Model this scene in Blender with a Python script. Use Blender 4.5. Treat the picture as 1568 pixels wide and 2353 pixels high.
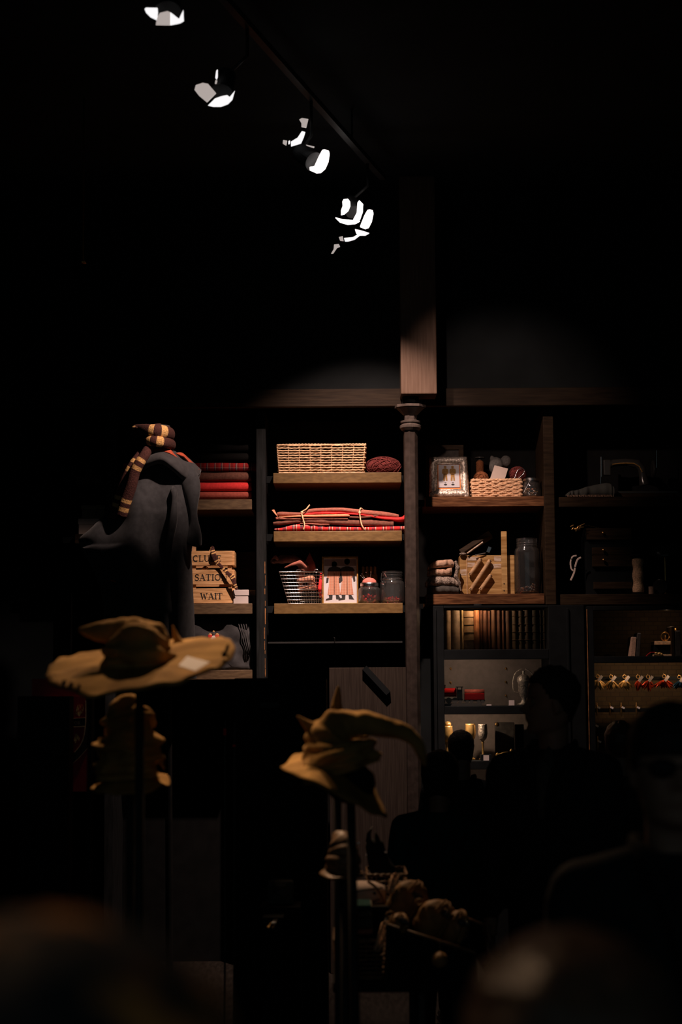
import bpy, bmesh, math, random
from mathutils import Vector, Matrix, Euler, noise
random.seed(7)
for o in list(bpy.data.objects): bpy.data.objects.remove(o)
SC = bpy.context.scene
COL = SC.collection
# ------------------------------------------------------------------ camera
F = 4250.0                      # focal length in pixels of a 1568 x 2353 frame
PITCH = math.atan(424/F); ROLL = math.radians(0.35); CAMZ = 1.65
fw = Vector((0, math.cos(PITCH), math.sin(PITCH)))
u0 = Vector((0, -math.sin(PITCH), math.cos(PITCH))); r0 = Vector((1, 0, 0))
rt = r0*math.cos(ROLL) - u0*math.sin(ROLL)
up = r0*math.sin(ROLL) + u0*math.cos(ROLL)
CAM = Vector((0, 0, CAMZ))
cd = bpy.data.cameras.new('camera'); cam = bpy.data.objects.new('camera', cd); COL.objects.link(cam)
M = Matrix((rt, up, -fw)).transposed().to_4x4(); M.translation = CAM
cam.matrix_world = M
cd.sensor_fit = 'VERTICAL'; cd.sensor_height = 36.0; cd.lens = F/2353*36.0
cd.clip_start = 0.05; cd.clip_end = 60
cd.dof.use_dof = True; cd.dof.focus_distance = 11.3; cd.dof.aperture_fstop = 3.3
SC.camera = cam
SC.view_settings.view_transform = 'Standard'; SC.view_settings.look = 'None'
SC.view_settings.gamma = 1; SC.view_settings.use_curve_mapping = False
SC.view_settings.exposure = 0.0
# ------------------------------------------------------------------ world: faint cool fill, added, entering where the front wall is left out
wd = bpy.data.worlds.new('world'); SC.world = wd; wd.use_nodes = True
wd.node_tree.nodes['Background'].inputs[0].default_value = (0.66, 0.92, 1.0, 1)
wd.node_tree.nodes['Background'].inputs[1].default_value = 0.055

def P(px, py, Y):               # the point at depth Y seen at a place in the photograph
    d = fw + rt*((px-784)/F) + up*((1176.5-py)/F)
    return CAM + d*(Y/d.y)
def mp(Y): return Y/F*1.003     # metres per pixel at depth Y
def PZ(px, z, Y):               # column px at height z and depth Y
    py = 1600
    for _ in range(4):
        py += (P(px, py, Y).z - z)/mp(Y)
    return P(px, py, Y)
# ------------------------------------------------------------------ lights of the room, and added spots
def spot(name, loc, target, watts, angle, blend, color, radius=0.03):
    l = bpy.data.lights.new(name, 'SPOT'); o = bpy.data.objects.new(name, l); COL.objects.link(o)
    o.location = loc; d = Vector(target) - Vector(loc); o.rotation_euler = d.to_track_quat('-Z', 'Y').to_euler()
    l.energy = watts; l.spot_size = math.radians(angle); l.spot_blend = blend; l.color = color; l.shadow_soft_size = radius
    return o
def point(name, loc, watts, color, radius=0.02):
    l = bpy.data.lights.new(name, 'POINT'); o = bpy.data.objects.new(name, l); COL.objects.link(o)
    o.location = loc; l.energy = watts; l.color = color; l.shadow_soft_size = radius
    return o
WARM = (1.0, 0.70, 0.58); AMB = (1.0, 0.62, 0.36)
L4 = P(835, 505, 10.05); L3 = P(735, 370, 8.95); L2 = P(505, 222, 7.95); L1 = P(392, 38, 7.0)
spot('shelf_flood', L4 + Vector((0.0, 0.10, -0.03)), P(850, 1640, 11.4), 225, 80, 0.62, WARM, 0.022)
spot('shelf_spot', L4 + Vector((0.0, 0.10, -0.03)), P(770, 1600, 11.4), 400, 46, 1.0, WARM, 0.022)
spot('robe_spot', L3 + Vector((0.02, 0.06, -0.14)), P(365, 1080, 10.25), 170, 26, 0.8, WARM, 0.03)
spot('fascia_spot', L3 + Vector((0.04, 0.04, -0.15)), P(1160, 925, 11.2), 150, 30, 1.0, WARM, 0.03)
spot('banner_spot', L3 + Vector((-0.02, 0.02, -0.15)), P(200, 1700, 9.0), 230, 13, 0.8, WARM, 0.03)
spot('hat_spot', L2 + Vector((0, -0.12, -0.12)), P(375, 1555, 4.8), 235, 24, 0.7, AMB, 0.03)
spot('table_spot', L2 + Vector((0.03, -0.10, -0.13)), P(880, 2080, 5.9), 210, 20, 0.8, AMB, 0.03)
spot('crowd_spot', L1 + Vector((0.04, -0.12, -0.12)), P(800, 1760, 4.9), 320, 34, 0.8, AMB, 0.03)
L5 = Vector((-1.9, 6.7, 4.35))
spot('added_side_spot', L5 + Vector((0.05, -0.03, -0.10)), P(725, 1705, 4.9), 240, 10, 0.8, AMB, 0.03)  # added lamp out of view, brightens the bent hat
L0 = Vector((-1.9, 3.6, 4.2))
spot('added_foreground_spot', L0 + Vector((0, -0.08, -0.10)), (-0.02, 1.1, 1.35), 62, 28, 0.8, AMB, 0.03)  # added lamp out of view, brightens the foreground heads

# ------------------------------------------------------------------ materials
MATS = {}
def nodemat(name):
    m = bpy.data.materials.new(name); m.use_nodes = True
    nt = m.node_tree; b = nt.nodes['Principled BSDF']
    return m, nt, b
def mat(name, col, rough=0.6, metal=0.0, var=0.25, scale=12.0, bump=0.0, stretch=(1,1,1), spec=0.4, trans=0.0, ior=1.45, emis=None, es=0.0, col2=None, sheen=0.0):
    if name in MATS: return MATS[name]
    m, nt, b = nodemat(name)
    N, L = nt.nodes, nt.links
    c = (*col, 1)
    if var > 0 or col2 or bump > 0:
        tc = N.new('ShaderNodeTexCoord'); mpn = N.new('ShaderNodeMapping'); L.new(tc.outputs['Object'], mpn.inputs[0])
        mpn.inputs['Scale'].default_value = stretch
        nz = N.new('ShaderNodeTexNoise'); nz.inputs['Scale'].default_value = scale; nz.inputs['Detail'].default_value = 6
        L.new(mpn.outputs[0], nz.inputs['Vector'])
        rp = N.new('ShaderNodeValToRGB'); L.new(nz.outputs[0], rp.inputs[0])
        k2 = col2 if col2 else tuple(x*(1-var) for x in col)
        rp.color_ramp.elements[0].position = 0.35; rp.color_ramp.elements[0].color = (*k2, 1)
        rp.color_ramp.elements[1].position = 0.65; rp.color_ramp.elements[1].color = (*(tuple(min(1, x*(1+var*0.4)) for x in col)), 1)
        L.new(rp.outputs[0], b.inputs['Base Color'])
        if bump > 0:
            bp = N.new('ShaderNodeBump'); bp.inputs['Strength'].default_value = bump; bp.inputs['Distance'].default_value = 0.01
            L.new(nz.outputs[0], bp.inputs['Height']); L.new(bp.outputs[0], b.inputs['Normal'])
    else: b.inputs['Base Color'].default_value = c
    b.inputs['Roughness'].default_value = rough; b.inputs['Metallic'].default_value = metal
    b.inputs['Specular IOR Level'].default_value = spec; b.inputs['IOR'].default_value = ior
    b.inputs['Transmission Weight'].default_value = trans
    if sheen: b.inputs['Sheen Weight'].default_value = sheen
    if emis: b.inputs['Emission Color'].default_value = (*emis, 1); b.inputs['Emission Strength'].default_value = es
    MATS[name] = m; return m
def plaid(name, freq, stops, axis='X', rough=0.85):
    m, nt, b = nodemat(name); N, L = nt.nodes, nt.links
    tc = N.new('ShaderNodeTexCoord'); sp = N.new('ShaderNodeSeparateXYZ'); L.new(tc.outputs['Object'], sp.inputs[0])
    def band(ax, fr, st):
        mu = N.new('ShaderNodeMath'); mu.operation = 'MULTIPLY'; mu.inputs[1].default_value = fr; L.new(sp.outputs[ax], mu.inputs[0])
        fc = N.new('ShaderNodeMath'); fc.operation = 'FRACT'; L.new(mu.outputs[0], fc.inputs[0])
        rp = N.new('ShaderNodeValToRGB'); rp.color_ramp.interpolation = 'CONSTANT'; L.new(fc.outputs[0], rp.inputs[0])
        e = rp.color_ramp.elements
        while len(e) < len(st): e.new(0.5)
        for i, (p, c) in enumerate(st): e[i].position = p; e[i].color = (*c, 1)
        return rp
    r1 = band(axis, freq, stops)
    r2 = band('Z' if axis != 'Z' else 'X', freq, stops)
    mx = N.new('ShaderNodeMix'); mx.data_type = 'RGBA'; mx.inputs[0].default_value = 0.3
    L.new(r1.outputs[0], mx.inputs[6]); L.new(r2.outputs[0], mx.inputs[7]); L.new(mx.outputs[2], b.inputs['Base Color'])
    b.inputs['Roughness'].default_value = rough; b.inputs['Specular IOR Level'].default_value = 0.2
    MATS[name] = m; return m
def brickmat(name, c1, c2, mortar, scale):
    m, nt, b = nodemat(name); N, L = nt.nodes, nt.links
    tc = N.new('ShaderNodeTexCoord'); mpn = N.new('ShaderNodeMapping'); mpn.inputs['Rotation'].default_value = (math.pi/2, 0, 0)
    L.new(tc.outputs['Object'], mpn.inputs[0]); br = N.new('ShaderNodeTexBrick'); L.new(mpn.outputs[0], br.inputs[0])
    br.inputs['Color1'].default_value = (*c1, 1); br.inputs['Color2'].default_value = (*c2, 1); br.inputs['Mortar'].default_value = (*mortar, 1)
    br.inputs['Scale'].default_value = scale; L.new(br.outputs[0], b.inputs['Base Color'])
    nz = N.new('ShaderNodeTexNoise'); nz.inputs['Scale'].default_value = 90; bp = N.new('ShaderNodeBump'); bp.inputs['Strength'].default_value = .6
    L.new(nz.outputs[0], bp.inputs['Height']); L.new(bp.outputs[0], b.inputs['Normal']); b.inputs['Roughness'].default_value = .8
    MATS[name] = m; return m
def M_(n): return MATS[n]
mat('black_paint', (0.007, 0.0085, 0.0095), 0.7, var=0.2, spec=0.1)
mat('wall_paint', (0.008, 0.010, 0.011), 0.8, var=0.3, scale=3, spec=0.1)
mat('ceiling_paint', (0.035, 0.045, 0.048), 0.9, var=0.2, scale=2, spec=0.1)
mat('floor_wood', (0.02, 0.016, 0.013), 0.5, var=0.4, scale=6, stretch=(8, 1, 1), spec=0.1)
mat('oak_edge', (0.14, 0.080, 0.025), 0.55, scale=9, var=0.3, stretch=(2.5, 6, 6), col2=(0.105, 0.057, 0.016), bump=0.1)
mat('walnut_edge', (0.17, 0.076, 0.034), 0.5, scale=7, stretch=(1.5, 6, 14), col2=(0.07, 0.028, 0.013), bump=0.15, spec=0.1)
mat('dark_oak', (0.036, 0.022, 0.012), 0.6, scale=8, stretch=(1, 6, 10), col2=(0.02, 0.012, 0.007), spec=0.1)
mat('fascia_wood', (0.022, 0.0145, 0.009), 0.6, scale=6, stretch=(1, 6, 12), col2=(0.014, 0.009, 0.006), bump=0.1, spec=0.1)
mat('pillar_wood', (0.085, 0.055, 0.040), 0.55, scale=6, stretch=(14, 4, 0.8), col2=(0.07, 0.043, 0.03), bump=0.12, spec=0.1)
mat('slate_paint', (0.016, 0.017, 0.018), 0.7, scale=7, stretch=(8, 8, 1), col2=(0.010, 0.011, 0.011), bump=0.2, spec=0.1)
mat('worn_wood', (0.30, 0.13, 0.045), 0.6, scale=30, var=0.5)
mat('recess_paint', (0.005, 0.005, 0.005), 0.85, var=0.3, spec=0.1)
mat('column_iron', (0.036, 0.027, 0.023), 0.5, scale=25, var=0.3, spec=0.12)
mat('column_trim', (0.07, 0.055, 0.048), 0.4, scale=30, var=0.3, spec=0.12)
mat('grey_panel', (0.26, 0.215, 0.19), 0.8, scale=30, var=0.15)
mat('plank_panel', (0.032, 0.024, 0.019), 0.7, scale=9, stretch=(20, 4, 0.6), col2=(0.021, 0.015, 0.012), bump=0.2, spec=0.1)
mat('cane', (0.85, 0.56, 0.33), 0.5, scale=60, var=0.35)
mat('rope', (0.85, 0.53, 0.32), 0.8, scale=120, var=0.4, bump=0.4)
mat('dark_cane', (0.22, 0.13, 0.07), 0.5, scale=60, var=0.4)
mat('burgundy_yarn', (0.19, 0.035, 0.032), 0.9, scale=150, var=0.4, bump=0.3)
mat('brown_yarn', (0.25, 0.085, 0.03), 0.9, scale=150, var=0.4, bump=0.3)
mat('grey_cloth', (0.10, 0.095, 0.09), 0.95, scale=80, var=0.3, bump=0.3)
mat('red_felt', (0.78, 0.04, 0.04), 0.9, scale=80, var=0.15, bump=0.1)
mat('brick_felt', (0.34, 0.065, 0.045), 0.9, scale=80, var=0.2, bump=0.1)
mat('rust_felt', (0.34, 0.115, 0.08), 0.9, scale=80, var=0.2, bump=0.1)
mat('brown_felt', (0.17, 0.065, 0.045), 0.95, scale=80, var=0.25, bump=0.1)
mat('peach_felt', (0.78, 0.33, 0.18), 0.9, scale=80, var=0.15)
mat('olive_felt', (0.40, 0.235, 0.075), 0.95, scale=9, var=0.3, bump=0.5, col2=(0.26, 0.145, 0.045), spec=0.1)
mat('beige_cloth', (0.52, 0.33, 0.23), 0.9, scale=90, var=0.25, bump=0.2)
mat('tweed_cloth', (0.36, 0.29, 0.24), 0.95, scale=140, var=0.5, bump=0.5, col2=(0.08, 0.06, 0.05))
mat('charcoal_cloth', (0.06, 0.055, 0.05), 0.9, scale=40, var=0.3, bump=0.1, spec=0.1)
mat('robe_cloth', (0.055, 0.056, 0.06), 0.9, scale=30, var=0.25, sheen=0.15, spec=0.1)
mat('hood_cloth', (0.055, 0.054, 0.057), 0.85, scale=30, var=0.2, sheen=0.2, spec=0.1)
mat('robe_lining', (0.52, 0.09, 0.04), 0.8, scale=30, var=0.15)
mat('scarf_maroon', (0.085, 0.03, 0.025), 0.95, scale=140, var=0.4, bump=0.4)
mat('scarf_gold', (0.85, 0.50, 0.19), 0.9, scale=140, var=0.4, bump=0.4)
mat('white_card', (0.60, 0.52, 0.50), 0.7, var=0.05)
mat('pale_card', (0.62, 0.5, 0.44), 0.8, var=0.08)
mat('brown_card', (0.22, 0.17, 0.12), 0.8, var=0.1)
mat('crate_pine', (0.78, 0.46, 0.22), 0.6, scale=6, stretch=(1.5, 5, 18), col2=(0.52, 0.27, 0.105), bump=0.15)
mat('panel_pine', (0.56, 0.35, 0.14), 0.55, scale=4, stretch=(1, 5, 12), col2=(0.30, 0.15, 0.04), bump=0.1)
mat('pale_pine', (0.62, 0.38, 0.2), 0.5, scale=10, stretch=(1, 1, 6), var=0.3)
mat('ink', (0.035, 0.03, 0.028), 0.8, var=0.3, scale=40)
mat('faded_paint', (0.62, 0.53, 0.46), 0.8, scale=18, stretch=(1, 1, 6), col2=(0.42, 0.26, 0.13))
mat('silver', (0.88, 0.74, 0.64), 0.42, metal=0.6, scale=90, var=0.5, bump=0.6)
mat('steel', (0.75, 0.74, 0.74), 0.22, metal=1.0, var=0.1)
mat('gold', (1.0, 0.60, 0.22), 0.35, metal=0.6, var=0.2, scale=50)
mat('brass', (0.75, 0.42, 0.14), 0.35, metal=1.0, var=0.2, scale=50)
mat('gilt_frame', (0.42, 0.22, 0.06), 0.45, metal=0.3, var=0.3, scale=60)
def thin_glass(name):
    m, nt, b = nodemat(name); N, L = nt.nodes, nt.links; out = [n for n in N if n.type == 'OUTPUT_MATERIAL'][0]
    tr = N.new('ShaderNodeBsdfTransparent'); tr.inputs[0].default_value = (0.96, 0.97, 0.97, 1)
    gl = N.new('ShaderNodeBsdfGlossy'); gl.inputs['Roughness'].default_value = 0.06
    df = N.new('ShaderNodeBsdfDiffuse'); df.inputs[0].default_value = (0.8, 0.8, 0.8, 1)
    lw = N.new('ShaderNodeLayerWeight'); lw.inputs[0].default_value = 0.35
    mr = N.new('ShaderNodeMath'); mr.operation = 'MULTIPLY_ADD'; mr.inputs[1].default_value = 0.8; mr.inputs[2].default_value = 0.03; L.new(lw.outputs['Fresnel'], mr.inputs[0])
    m1 = N.new('ShaderNodeMixShader'); L.new(mr.outputs[0], m1.inputs[0]); L.new(tr.outputs[0], m1.inputs[1]); L.new(gl.outputs[0], m1.inputs[2])
    m2 = N.new('ShaderNodeMixShader'); m2.inputs[0].default_value = 0.018; L.new(m1.outputs[0], m2.inputs[1]); L.new(df.outputs[0], m2.inputs[2])
    L.new(m2.outputs[0], out.inputs[0]); MATS[name] = m
thin_glass('glass')
mat('black_cloth', (0.012, 0.011, 0.011), 0.95, spec=0.1)
mat('red_sweets', (0.75, 0.03, 0.035), 0.3, var=0.3, scale=60)
mat('pink_pad', (0.55, 0.16, 0.13), 0.9, var=0.2, scale=60)
mat('paper', (0.56, 0.54, 0.57), 0.8, var=0.08)
mat('print_grey', (0.25, 0.19, 0.18), 0.8, var=0.2)
mat('print_black', (0.03, 0.025, 0.025), 0.8, var=0.1)
mat('print_brown', (0.50, 0.22, 0.14), 0.8, var=0.3, scale=90)
mat('print_dark_brown', (0.26, 0.12, 0.08), 0.8, var=0.3, scale=90)
mat('print_ochre', (0.36, 0.2, 0.06), 0.8, var=0.3, scale=90)
mat('orange_mount', (0.80, 0.26, 0.07), 0.7, var=0.1)
mat('black_metal', (0.03, 0.03, 0.03), 0.35, metal=0.0, var=0.2, spec=0.1)
mat('machine_black', (0.035, 0.033, 0.03), 0.2, var=0.1, spec=0.6)
mat('tan_leather', (0.30, 0.165, 0.06), 0.65, var=0.3, scale=25, bump=0.1)
mat('crimson', (0.45, 0.012, 0.02), 0.5, var=0.15, scale=20)
mat('red_gloss', (0.55, 0.015, 0.015), 0.2, var=0.1)
mat('teal_cloth', (0.012, 0.055, 0.05), 0.9, var=0.3, scale=30, spec=0.1)
mat('dark_jacket', (0.016, 0.018, 0.02), 0.85, var=0.25, scale=20, spec=0.1)
mat('dark_trousers', (0.018, 0.018, 0.022), 0.9, var=0.2, spec=0.1)
mat('shirt_check', (0.07, 0.065, 0.06), 0.8, var=0.5, scale=60)
mat('skin', (0.30, 0.17, 0.12), 0.5, var=0.1, scale=30)
mat('hair_dark', (0.016, 0.012, 0.01), 0.6, var=0.4, scale=120, bump=0.6)
mat('hair_brown', (0.11, 0.068, 0.045), 0.34, var=0.4, scale=90, bump=0.2, stretch=(6, 1, 1))
mat('shoe', (0.02, 0.018, 0.016), 0.4)
mat('lens', (0.006, 0.006, 0.007), 0.35, var=0, spec=0.15)
mat('lit_part_glow', (1, 1, 1), 0.5, var=0, emis=(1.0, 0.97, 0.98), es=1.0)  # barn doors and yokes only catch lamp light; here it is emission
mat('lamp_and_lit_hot', (1, 1, 1), 0.5, var=0, emis=(1.0, 0.9, 0.86), es=2.6)  # glow of the lens, also put onto lit caps, panel and barn door
mat('lit_part_dim', (1, 1, 1), 0.6, emis=(1.0, 0.86, 0.80), es=0.42, var=0)  # fainter emission standing in for reflected light on lamp fittings
mat('puck_glow', (1, 1, 1), 0.6, emis=(1.0, 0.62, 0.35), es=1.5, var=0)
mat('patterned_cloth', (0.60, 0.24, 0.06), 0.8, scale=17, var=0, col2=(0.02, 0.022, 0.022))
_r = [n for n in MATS['patterned_cloth'].node_tree.nodes if n.type == 'VALTORGB'][0].color_ramp.elements; _r[0].position = .50; _r[1].position = .60
mat('grey_patch', (0.07, 0.072, 0.065), 0.9, var=0.2)
mat('blue_foil', (0.04, 0.12, 0.22), 0.2, metal=0.8, var=0.4, scale=90)
mat('red_foil', (0.60, 0.06, 0.02), 0.3, metal=0.4, var=0.4, scale=90)
mat('white_tag', (0.80, 0.72, 0.70), 0.6, var=0.1)
RED, NAVY, CRM, DRK = (0.62, 0.03, 0.03), (0.03, 0.045, 0.08), (0.72, 0.60, 0.45), (0.22, 0.015, 0.015)
plaid('tartan', 9.0, [(0, RED), (.28, NAVY), (.34, CRM), (.38, DRK), (.5, CRM), (.53, RED), (.72, NAVY), (.8, DRK), (.86, NAVY), (.92, CRM), (.95, RED)])
plaid('tartan_dark', 11.0, [(0, (.4, .02, .02)), (.3, NAVY), (.36, (.5, .3, .2)), (.4, DRK), (.6, (.4, .02, .02)), (.75, NAVY), (.83, (.6, .5, .4)), (.86, DRK)])
plaid('kilt_print', 60.0, [(0, (.50, .22, .14)), (.6, (.3, .12, .08)), (.75, (.6, .38, .28))])
brickmat('cork_brick', (0.075, 0.048, 0.018), (0.055, 0.033, 0.012), (0.03, 0.02, 0.009), 9)

# ------------------------------------------------------------------ mesh building
def ico_data(sub=2):
    bm = bmesh.new(); bmesh.ops.create_icosphere(bm, subdivisions=sub, radius=1.0)
    bm.verts.ensure_lookup_table()
    v = [x.co.copy() for x in bm.verts]; f = [[q.index for q in x.verts] for x in bm.faces]; bm.free(); return v, f
ICO = {1: ico_data(1), 2: ico_data(2), 3: ico_data(3)}
def crom(pts, n):               # smooth curve through points (tuples of any length)
    out = []; m = len(pts)
    for i in range(m-1):
        a = pts[max(i-1, 0)]; b = pts[i]; c = pts[i+1]; d = pts[min(i+2, m-1)]
        for k in range(n):
            t = k/n
            out.append(tuple(0.5*((2*b[j])+(-a[j]+c[j])*t+(2*a[j]-5*b[j]+4*c[j]-d[j])*t*t+(-a[j]+3*b[j]-3*c[j]+d[j])*t**3) for j in range(len(b))))
    out.append(tuple(pts[-1])); return out
class MB:
    def __init__(s): s.v = []; s.f = []; s.m = []
    def add(s, v, f, mi=0):
        o = len(s.v); s.v += [Vector(x) for x in v]; s.f += [[i+o for i in q] for q in f]; s.m += [mi]*len(f); return s
    def box(s, c, d, rot=None, mi=0):
        c = Vector(c); h = Vector(d)/2; R = Euler(rot).to_matrix() if rot else Matrix.Identity(3)
        vs = [c + R @ Vector((h.x*i, h.y*j, h.z*k)) for i in (-1, 1) for j in (-1, 1) for k in (-1, 1)]
        return s.add(vs, [(0,1,3,2), (4,6,7,5), (0,4,5,1), (2,3,7,6), (0,2,6,4), (1,5,7,3)], mi)
    def span(s, a, b, mi=0):
        a = Vector(a); b = Vector(b); return s.box((a+b)/2, [abs(b[i]-a[i]) for i in range(3)], None, mi)
    def tube(s, pts, r, n=8, mi=0, cap=True, flat=1.0, upv=None):
        pts = [Vector(p) for p in pts]; m = len(pts); rs = [r]*m if not hasattr(r, '__len__') else list(r)
        base = len(s.v); prev = Vector(upv) if upv else None
        for i, p in enumerate(pts):
            t = (pts[min(i+1, m-1)] - pts[max(i-1, 0)]); t = t.normalized() if t.length > 1e-9 else Vector((0, 0, 1))
            if prev is None: prev = Vector((0, 0, 1)) if abs(t.z) < 0.9 else Vector((0, 1, 0))
            b = t.cross(prev)
            if b.length < 1e-6: b = t.cross(Vector((1, 0.3, 0.1)))
            b.normalize(); a = b.cross(t).normalized(); prev = a
            for k in range(n):
                g = 2*math.pi*k/n; s.v.append(p + (b*math.cos(g)*flat + a*math.sin(g))*rs[i])
        for i in range(m-1):
            for k in range(n):
                s.f.append([base+i*n+k, base+i*n+(k+1) % n, base+(i+1)*n+(k+1) % n, base+(i+1)*n+k]); s.m.append(mi)
        if cap:
            s.f.append([base+k for k in range(n)][::-1]); s.m.append(mi)
            s.f.append([base+(m-1)*n+k for k in range(n)]); s.m.append(mi)
        return s
    def lathe(s, prof, c=(0, 0, 0), n=24, axis=None, mi=0):   # prof: (radius, height) pairs, axis: direction of the height
        c = Vector(c); Q = Vector(axis).normalized().to_track_quat('Z', 'Y').to_matrix() if axis else Matrix.Identity(3)
        base = len(s.v); m = len(prof)
        for r, h in prof:
            for k in range(n):
                g = 2*math.pi*k/n; s.v.append(c + Q @ Vector((max(r, 1e-5)*math.cos(g), max(r, 1e-5)*math.sin(g), h)))
        for i in range(m-1):
            for k in range(n):
                s.f.append([base+i*n+k, base+i*n+(k+1) % n, base+(i+1)*n+(k+1) % n, base+(i+1)*n+k]); s.m.append(mi)
        return s
    def ell(s, c, r, rot=None, sub=2, mi=0, nz=0.0, sc=6.0):
        v, f = ICO[sub]; c = Vector(c); R = Euler(rot).to_matrix() if rot else Matrix.Identity(3)
        r = Vector(r) if hasattr(r, '__len__') else Vector((r, r, r)); vs = []
        for x in v:
            k = 1 + (nz*noise.noise((x*r*sc + c*3)) if nz else 0)
            vs.append(c + R @ Vector((x.x*r.x*k, x.y*r.y*k, x.z*r.z*k)))
        return s.add(vs, f, mi)
    def cap(s, p0, r0, p1, r1, mi=0):
        s.tube([p0, p1], [r0, r1], 12, mi); s.ell(p0, r0, mi=mi); s.ell(p1, r1, mi=mi); return s
    def grid(s, rows, mi=0, close=False):
        base = len(s.v); n = len(rows[0]); m = len(rows)
        for r in rows: s.v += [Vector(p) for p in r]
        fn = mi if callable(mi) else (lambda i, k: mi)
        for i in range(m-1):
            for k in range(n if close else n-1):
                s.f.append([base+i*n+k, base+i*n+(k+1) % n, base+(i+1)*n+(k+1) % n, base+(i+1)*n+k]); s.m.append(fn(i, k))
        return s
    def poly(s, pts, y0, y1, mi=0):   # outline given as (x, z), standing between depths y0 and y1
        n = len(pts); vs = [Vector((x, y0, z)) for x, z in pts] + [Vector((x, y1, z)) for x, z in pts]
        fs = [list(range(n)), [2*n-1-i for i in range(n)]] + [[i, (i+1) % n, n+(i+1) % n, n+i] for i in range(n)]
        return s.add(vs, fs, mi)
    def build(s, name, mats, parent=None, smooth=False, solid=0, bevel=0, sub=0):
        me = bpy.data.meshes.new(name); o = bpy.data.objects.new(name, me); COL.objects.link(o)
        off = Vector((0, 0, 0)); q = parent
        while q is not None: off = off + q.location; q = q.parent
        me.from_pydata([v - off for v in s.v], [], s.f)
        for m in (mats if isinstance(mats, (list, tuple)) else [mats]): me.materials.append(MATS[m])
        for p, mi in zip(me.polygons, s.m): p.material_index = mi; p.use_smooth = smooth
        me.validate(); me.update()
        bm = bmesh.new(); bm.from_mesh(me); bmesh.ops.recalc_face_normals(bm, faces=bm.faces); bm.to_mesh(me); bm.free()
        if parent is not None: o.parent = parent
        if sub: q = o.modifiers.new('sub', 'SUBSURF'); q.levels = sub; q.render_levels = sub
        if solid: q = o.modifiers.new('solid', 'SOLIDIFY'); q.thickness = solid; q.offset = 0
        if bevel: q = o.modifiers.new('bevel', 'BEVEL'); q.width = bevel; q.segments = 2; q.limit_method = 'ANGLE'
        return o
def tag(o, label=None, cat=None, group=None, kind=None):
    if label: o['label'] = label
    if cat: o['category'] = cat
    if group: o['group'] = group
    if kind: o['kind'] = kind
    return o
def T(name, label, cat, loc, group=None, kind=None):
    o = bpy.data.objects.new(name, None); COL.objects.link(o); o.location = loc; o.empty_display_size = 0.05
    return tag(o, label, cat, group, kind)
def structure(o): o['kind'] = 'structure'; return o
def copy_tree(o, parent=None):
    c = o.copy(); COL.objects.link(c)
    if parent is not None: c.parent = parent
    for ch in list(o.children): copy_tree(ch, c)
    return c
def fused(mb, voxel=0.01, smooth=4):      # melt overlapping lumps into one continuous surface
    me = bpy.data.meshes.new('tmp'); me.from_pydata(mb.v, [], mb.f); me.update()
    o = bpy.data.objects.new('tmp', me); COL.objects.link(o)
    r = o.modifiers.new('r', 'REMESH'); r.mode = 'VOXEL'; r.voxel_size = voxel
    sm = o.modifiers.new('s', 'SMOOTH'); sm.factor = 0.5; sm.iterations = smooth
    dg = bpy.context.evaluated_depsgraph_get(); dg.update()
    ev = o.evaluated_get(dg); m2 = bpy.data.meshes.new_from_object(ev)
    out = MB(); out.add([v.co.copy() for v in m2.vertices], [list(p.vertices) for p in m2.polygons])
    bpy.data.objects.remove(o); bpy.data.meshes.remove(m2); bpy.data.meshes.remove(me)
    return out
#SECTION
mat('mid_oak', (0.13, 0.082, 0.042), 0.6, scale=9, stretch=(2, 6, 8), col2=(0.085, 0.051, 0.026), bump=0.1)
# ------------------------------------------------------------------ the room
structure(MB().span((-4.6, -1.5, -0.1), (4.6, 12.3, 0)).build('floor', 'floor_wood'))
structure(MB().span((-4.6, -1.5, 4.8), (4.6, 12.3, 4.9)).build('ceiling', 'ceiling_paint'))
structure(MB().span((-4.7, 12.1, 0), (4.7, 12.2, 4.8)).build('wall_back', 'wall_paint'))
structure(MB().span((-4.7, -1.5, 0), (-4.6, 12.1, 4.8)).build('wall_left', 'wall_paint'))
structure(MB().span((4.6, -1.5, 0), (4.7, 12.1, 4.8)).build('wall_right', 'wall_paint'))
YF, YB, YT = 11.4, 11.86, 11.22
zF = P(785, 934, YT).z; zF2 = P(785, 889, YT).z
# fascia over the shelving, the upper panelling it stands under
structure(MB().span((-4.6, YT, zF), (4.6, YT+0.06, zF2-0.012)).build('trim_1', 'fascia_wood', bevel=0.004))
structure(MB().span((-4.6, YT+0.02, zF2-0.012), (4.6, 12.1, 4.8)).build('trim_2', 'wall_paint'))
xp0, xp1 = P(922, 900, 11.0).x, P(1005, 900, 11.0).x; zp = P(963, 905, 11.0).z
structure(MB().span((xp0, 11.0, zp), (xp1, YT-0.002, 4.8)).build('trim_3', 'pillar_wood', bevel=0.006))

# octagonal column with its capital
cc = P(945, 1100, 11.12); cz = lambda py: P(945, py, 11.12).z
col = T('column', 'dark octagonal column with ringed capital between the second and third bays of shelves', 'column', (cc.x, cc.y, 0))
r8 = 17*mp(11.1)
def octo(mb, r, z0, z1, r1=None, tw=math.pi/8+0.16):
    r1 = r if r1 is None else r1
    a = [(cc.x+r*math.cos(tw+k*math.pi/4), cc.y+r*math.sin(tw+k*math.pi/4), z0) for k in range(8)]
    b = [(cc.x+r1*math.cos(tw+k*math.pi/4), cc.y+r1*math.sin(tw+k*math.pi/4), z1) for k in range(8)]
    o = len(mb.v); return mb.add(a+b, [list(range(8))[::-1], list(range(8, 16))]+[[k, (k+1) % 8, 8+(k+1) % 8, 8+k] for k in range(8)])
octo(octo(MB(), r8, 0.3, cz(988)), r8*1.5, 0, 0.3).build('shaft', 'column_iron', col, bevel=0.003)
R = mp(11.1)
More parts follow.
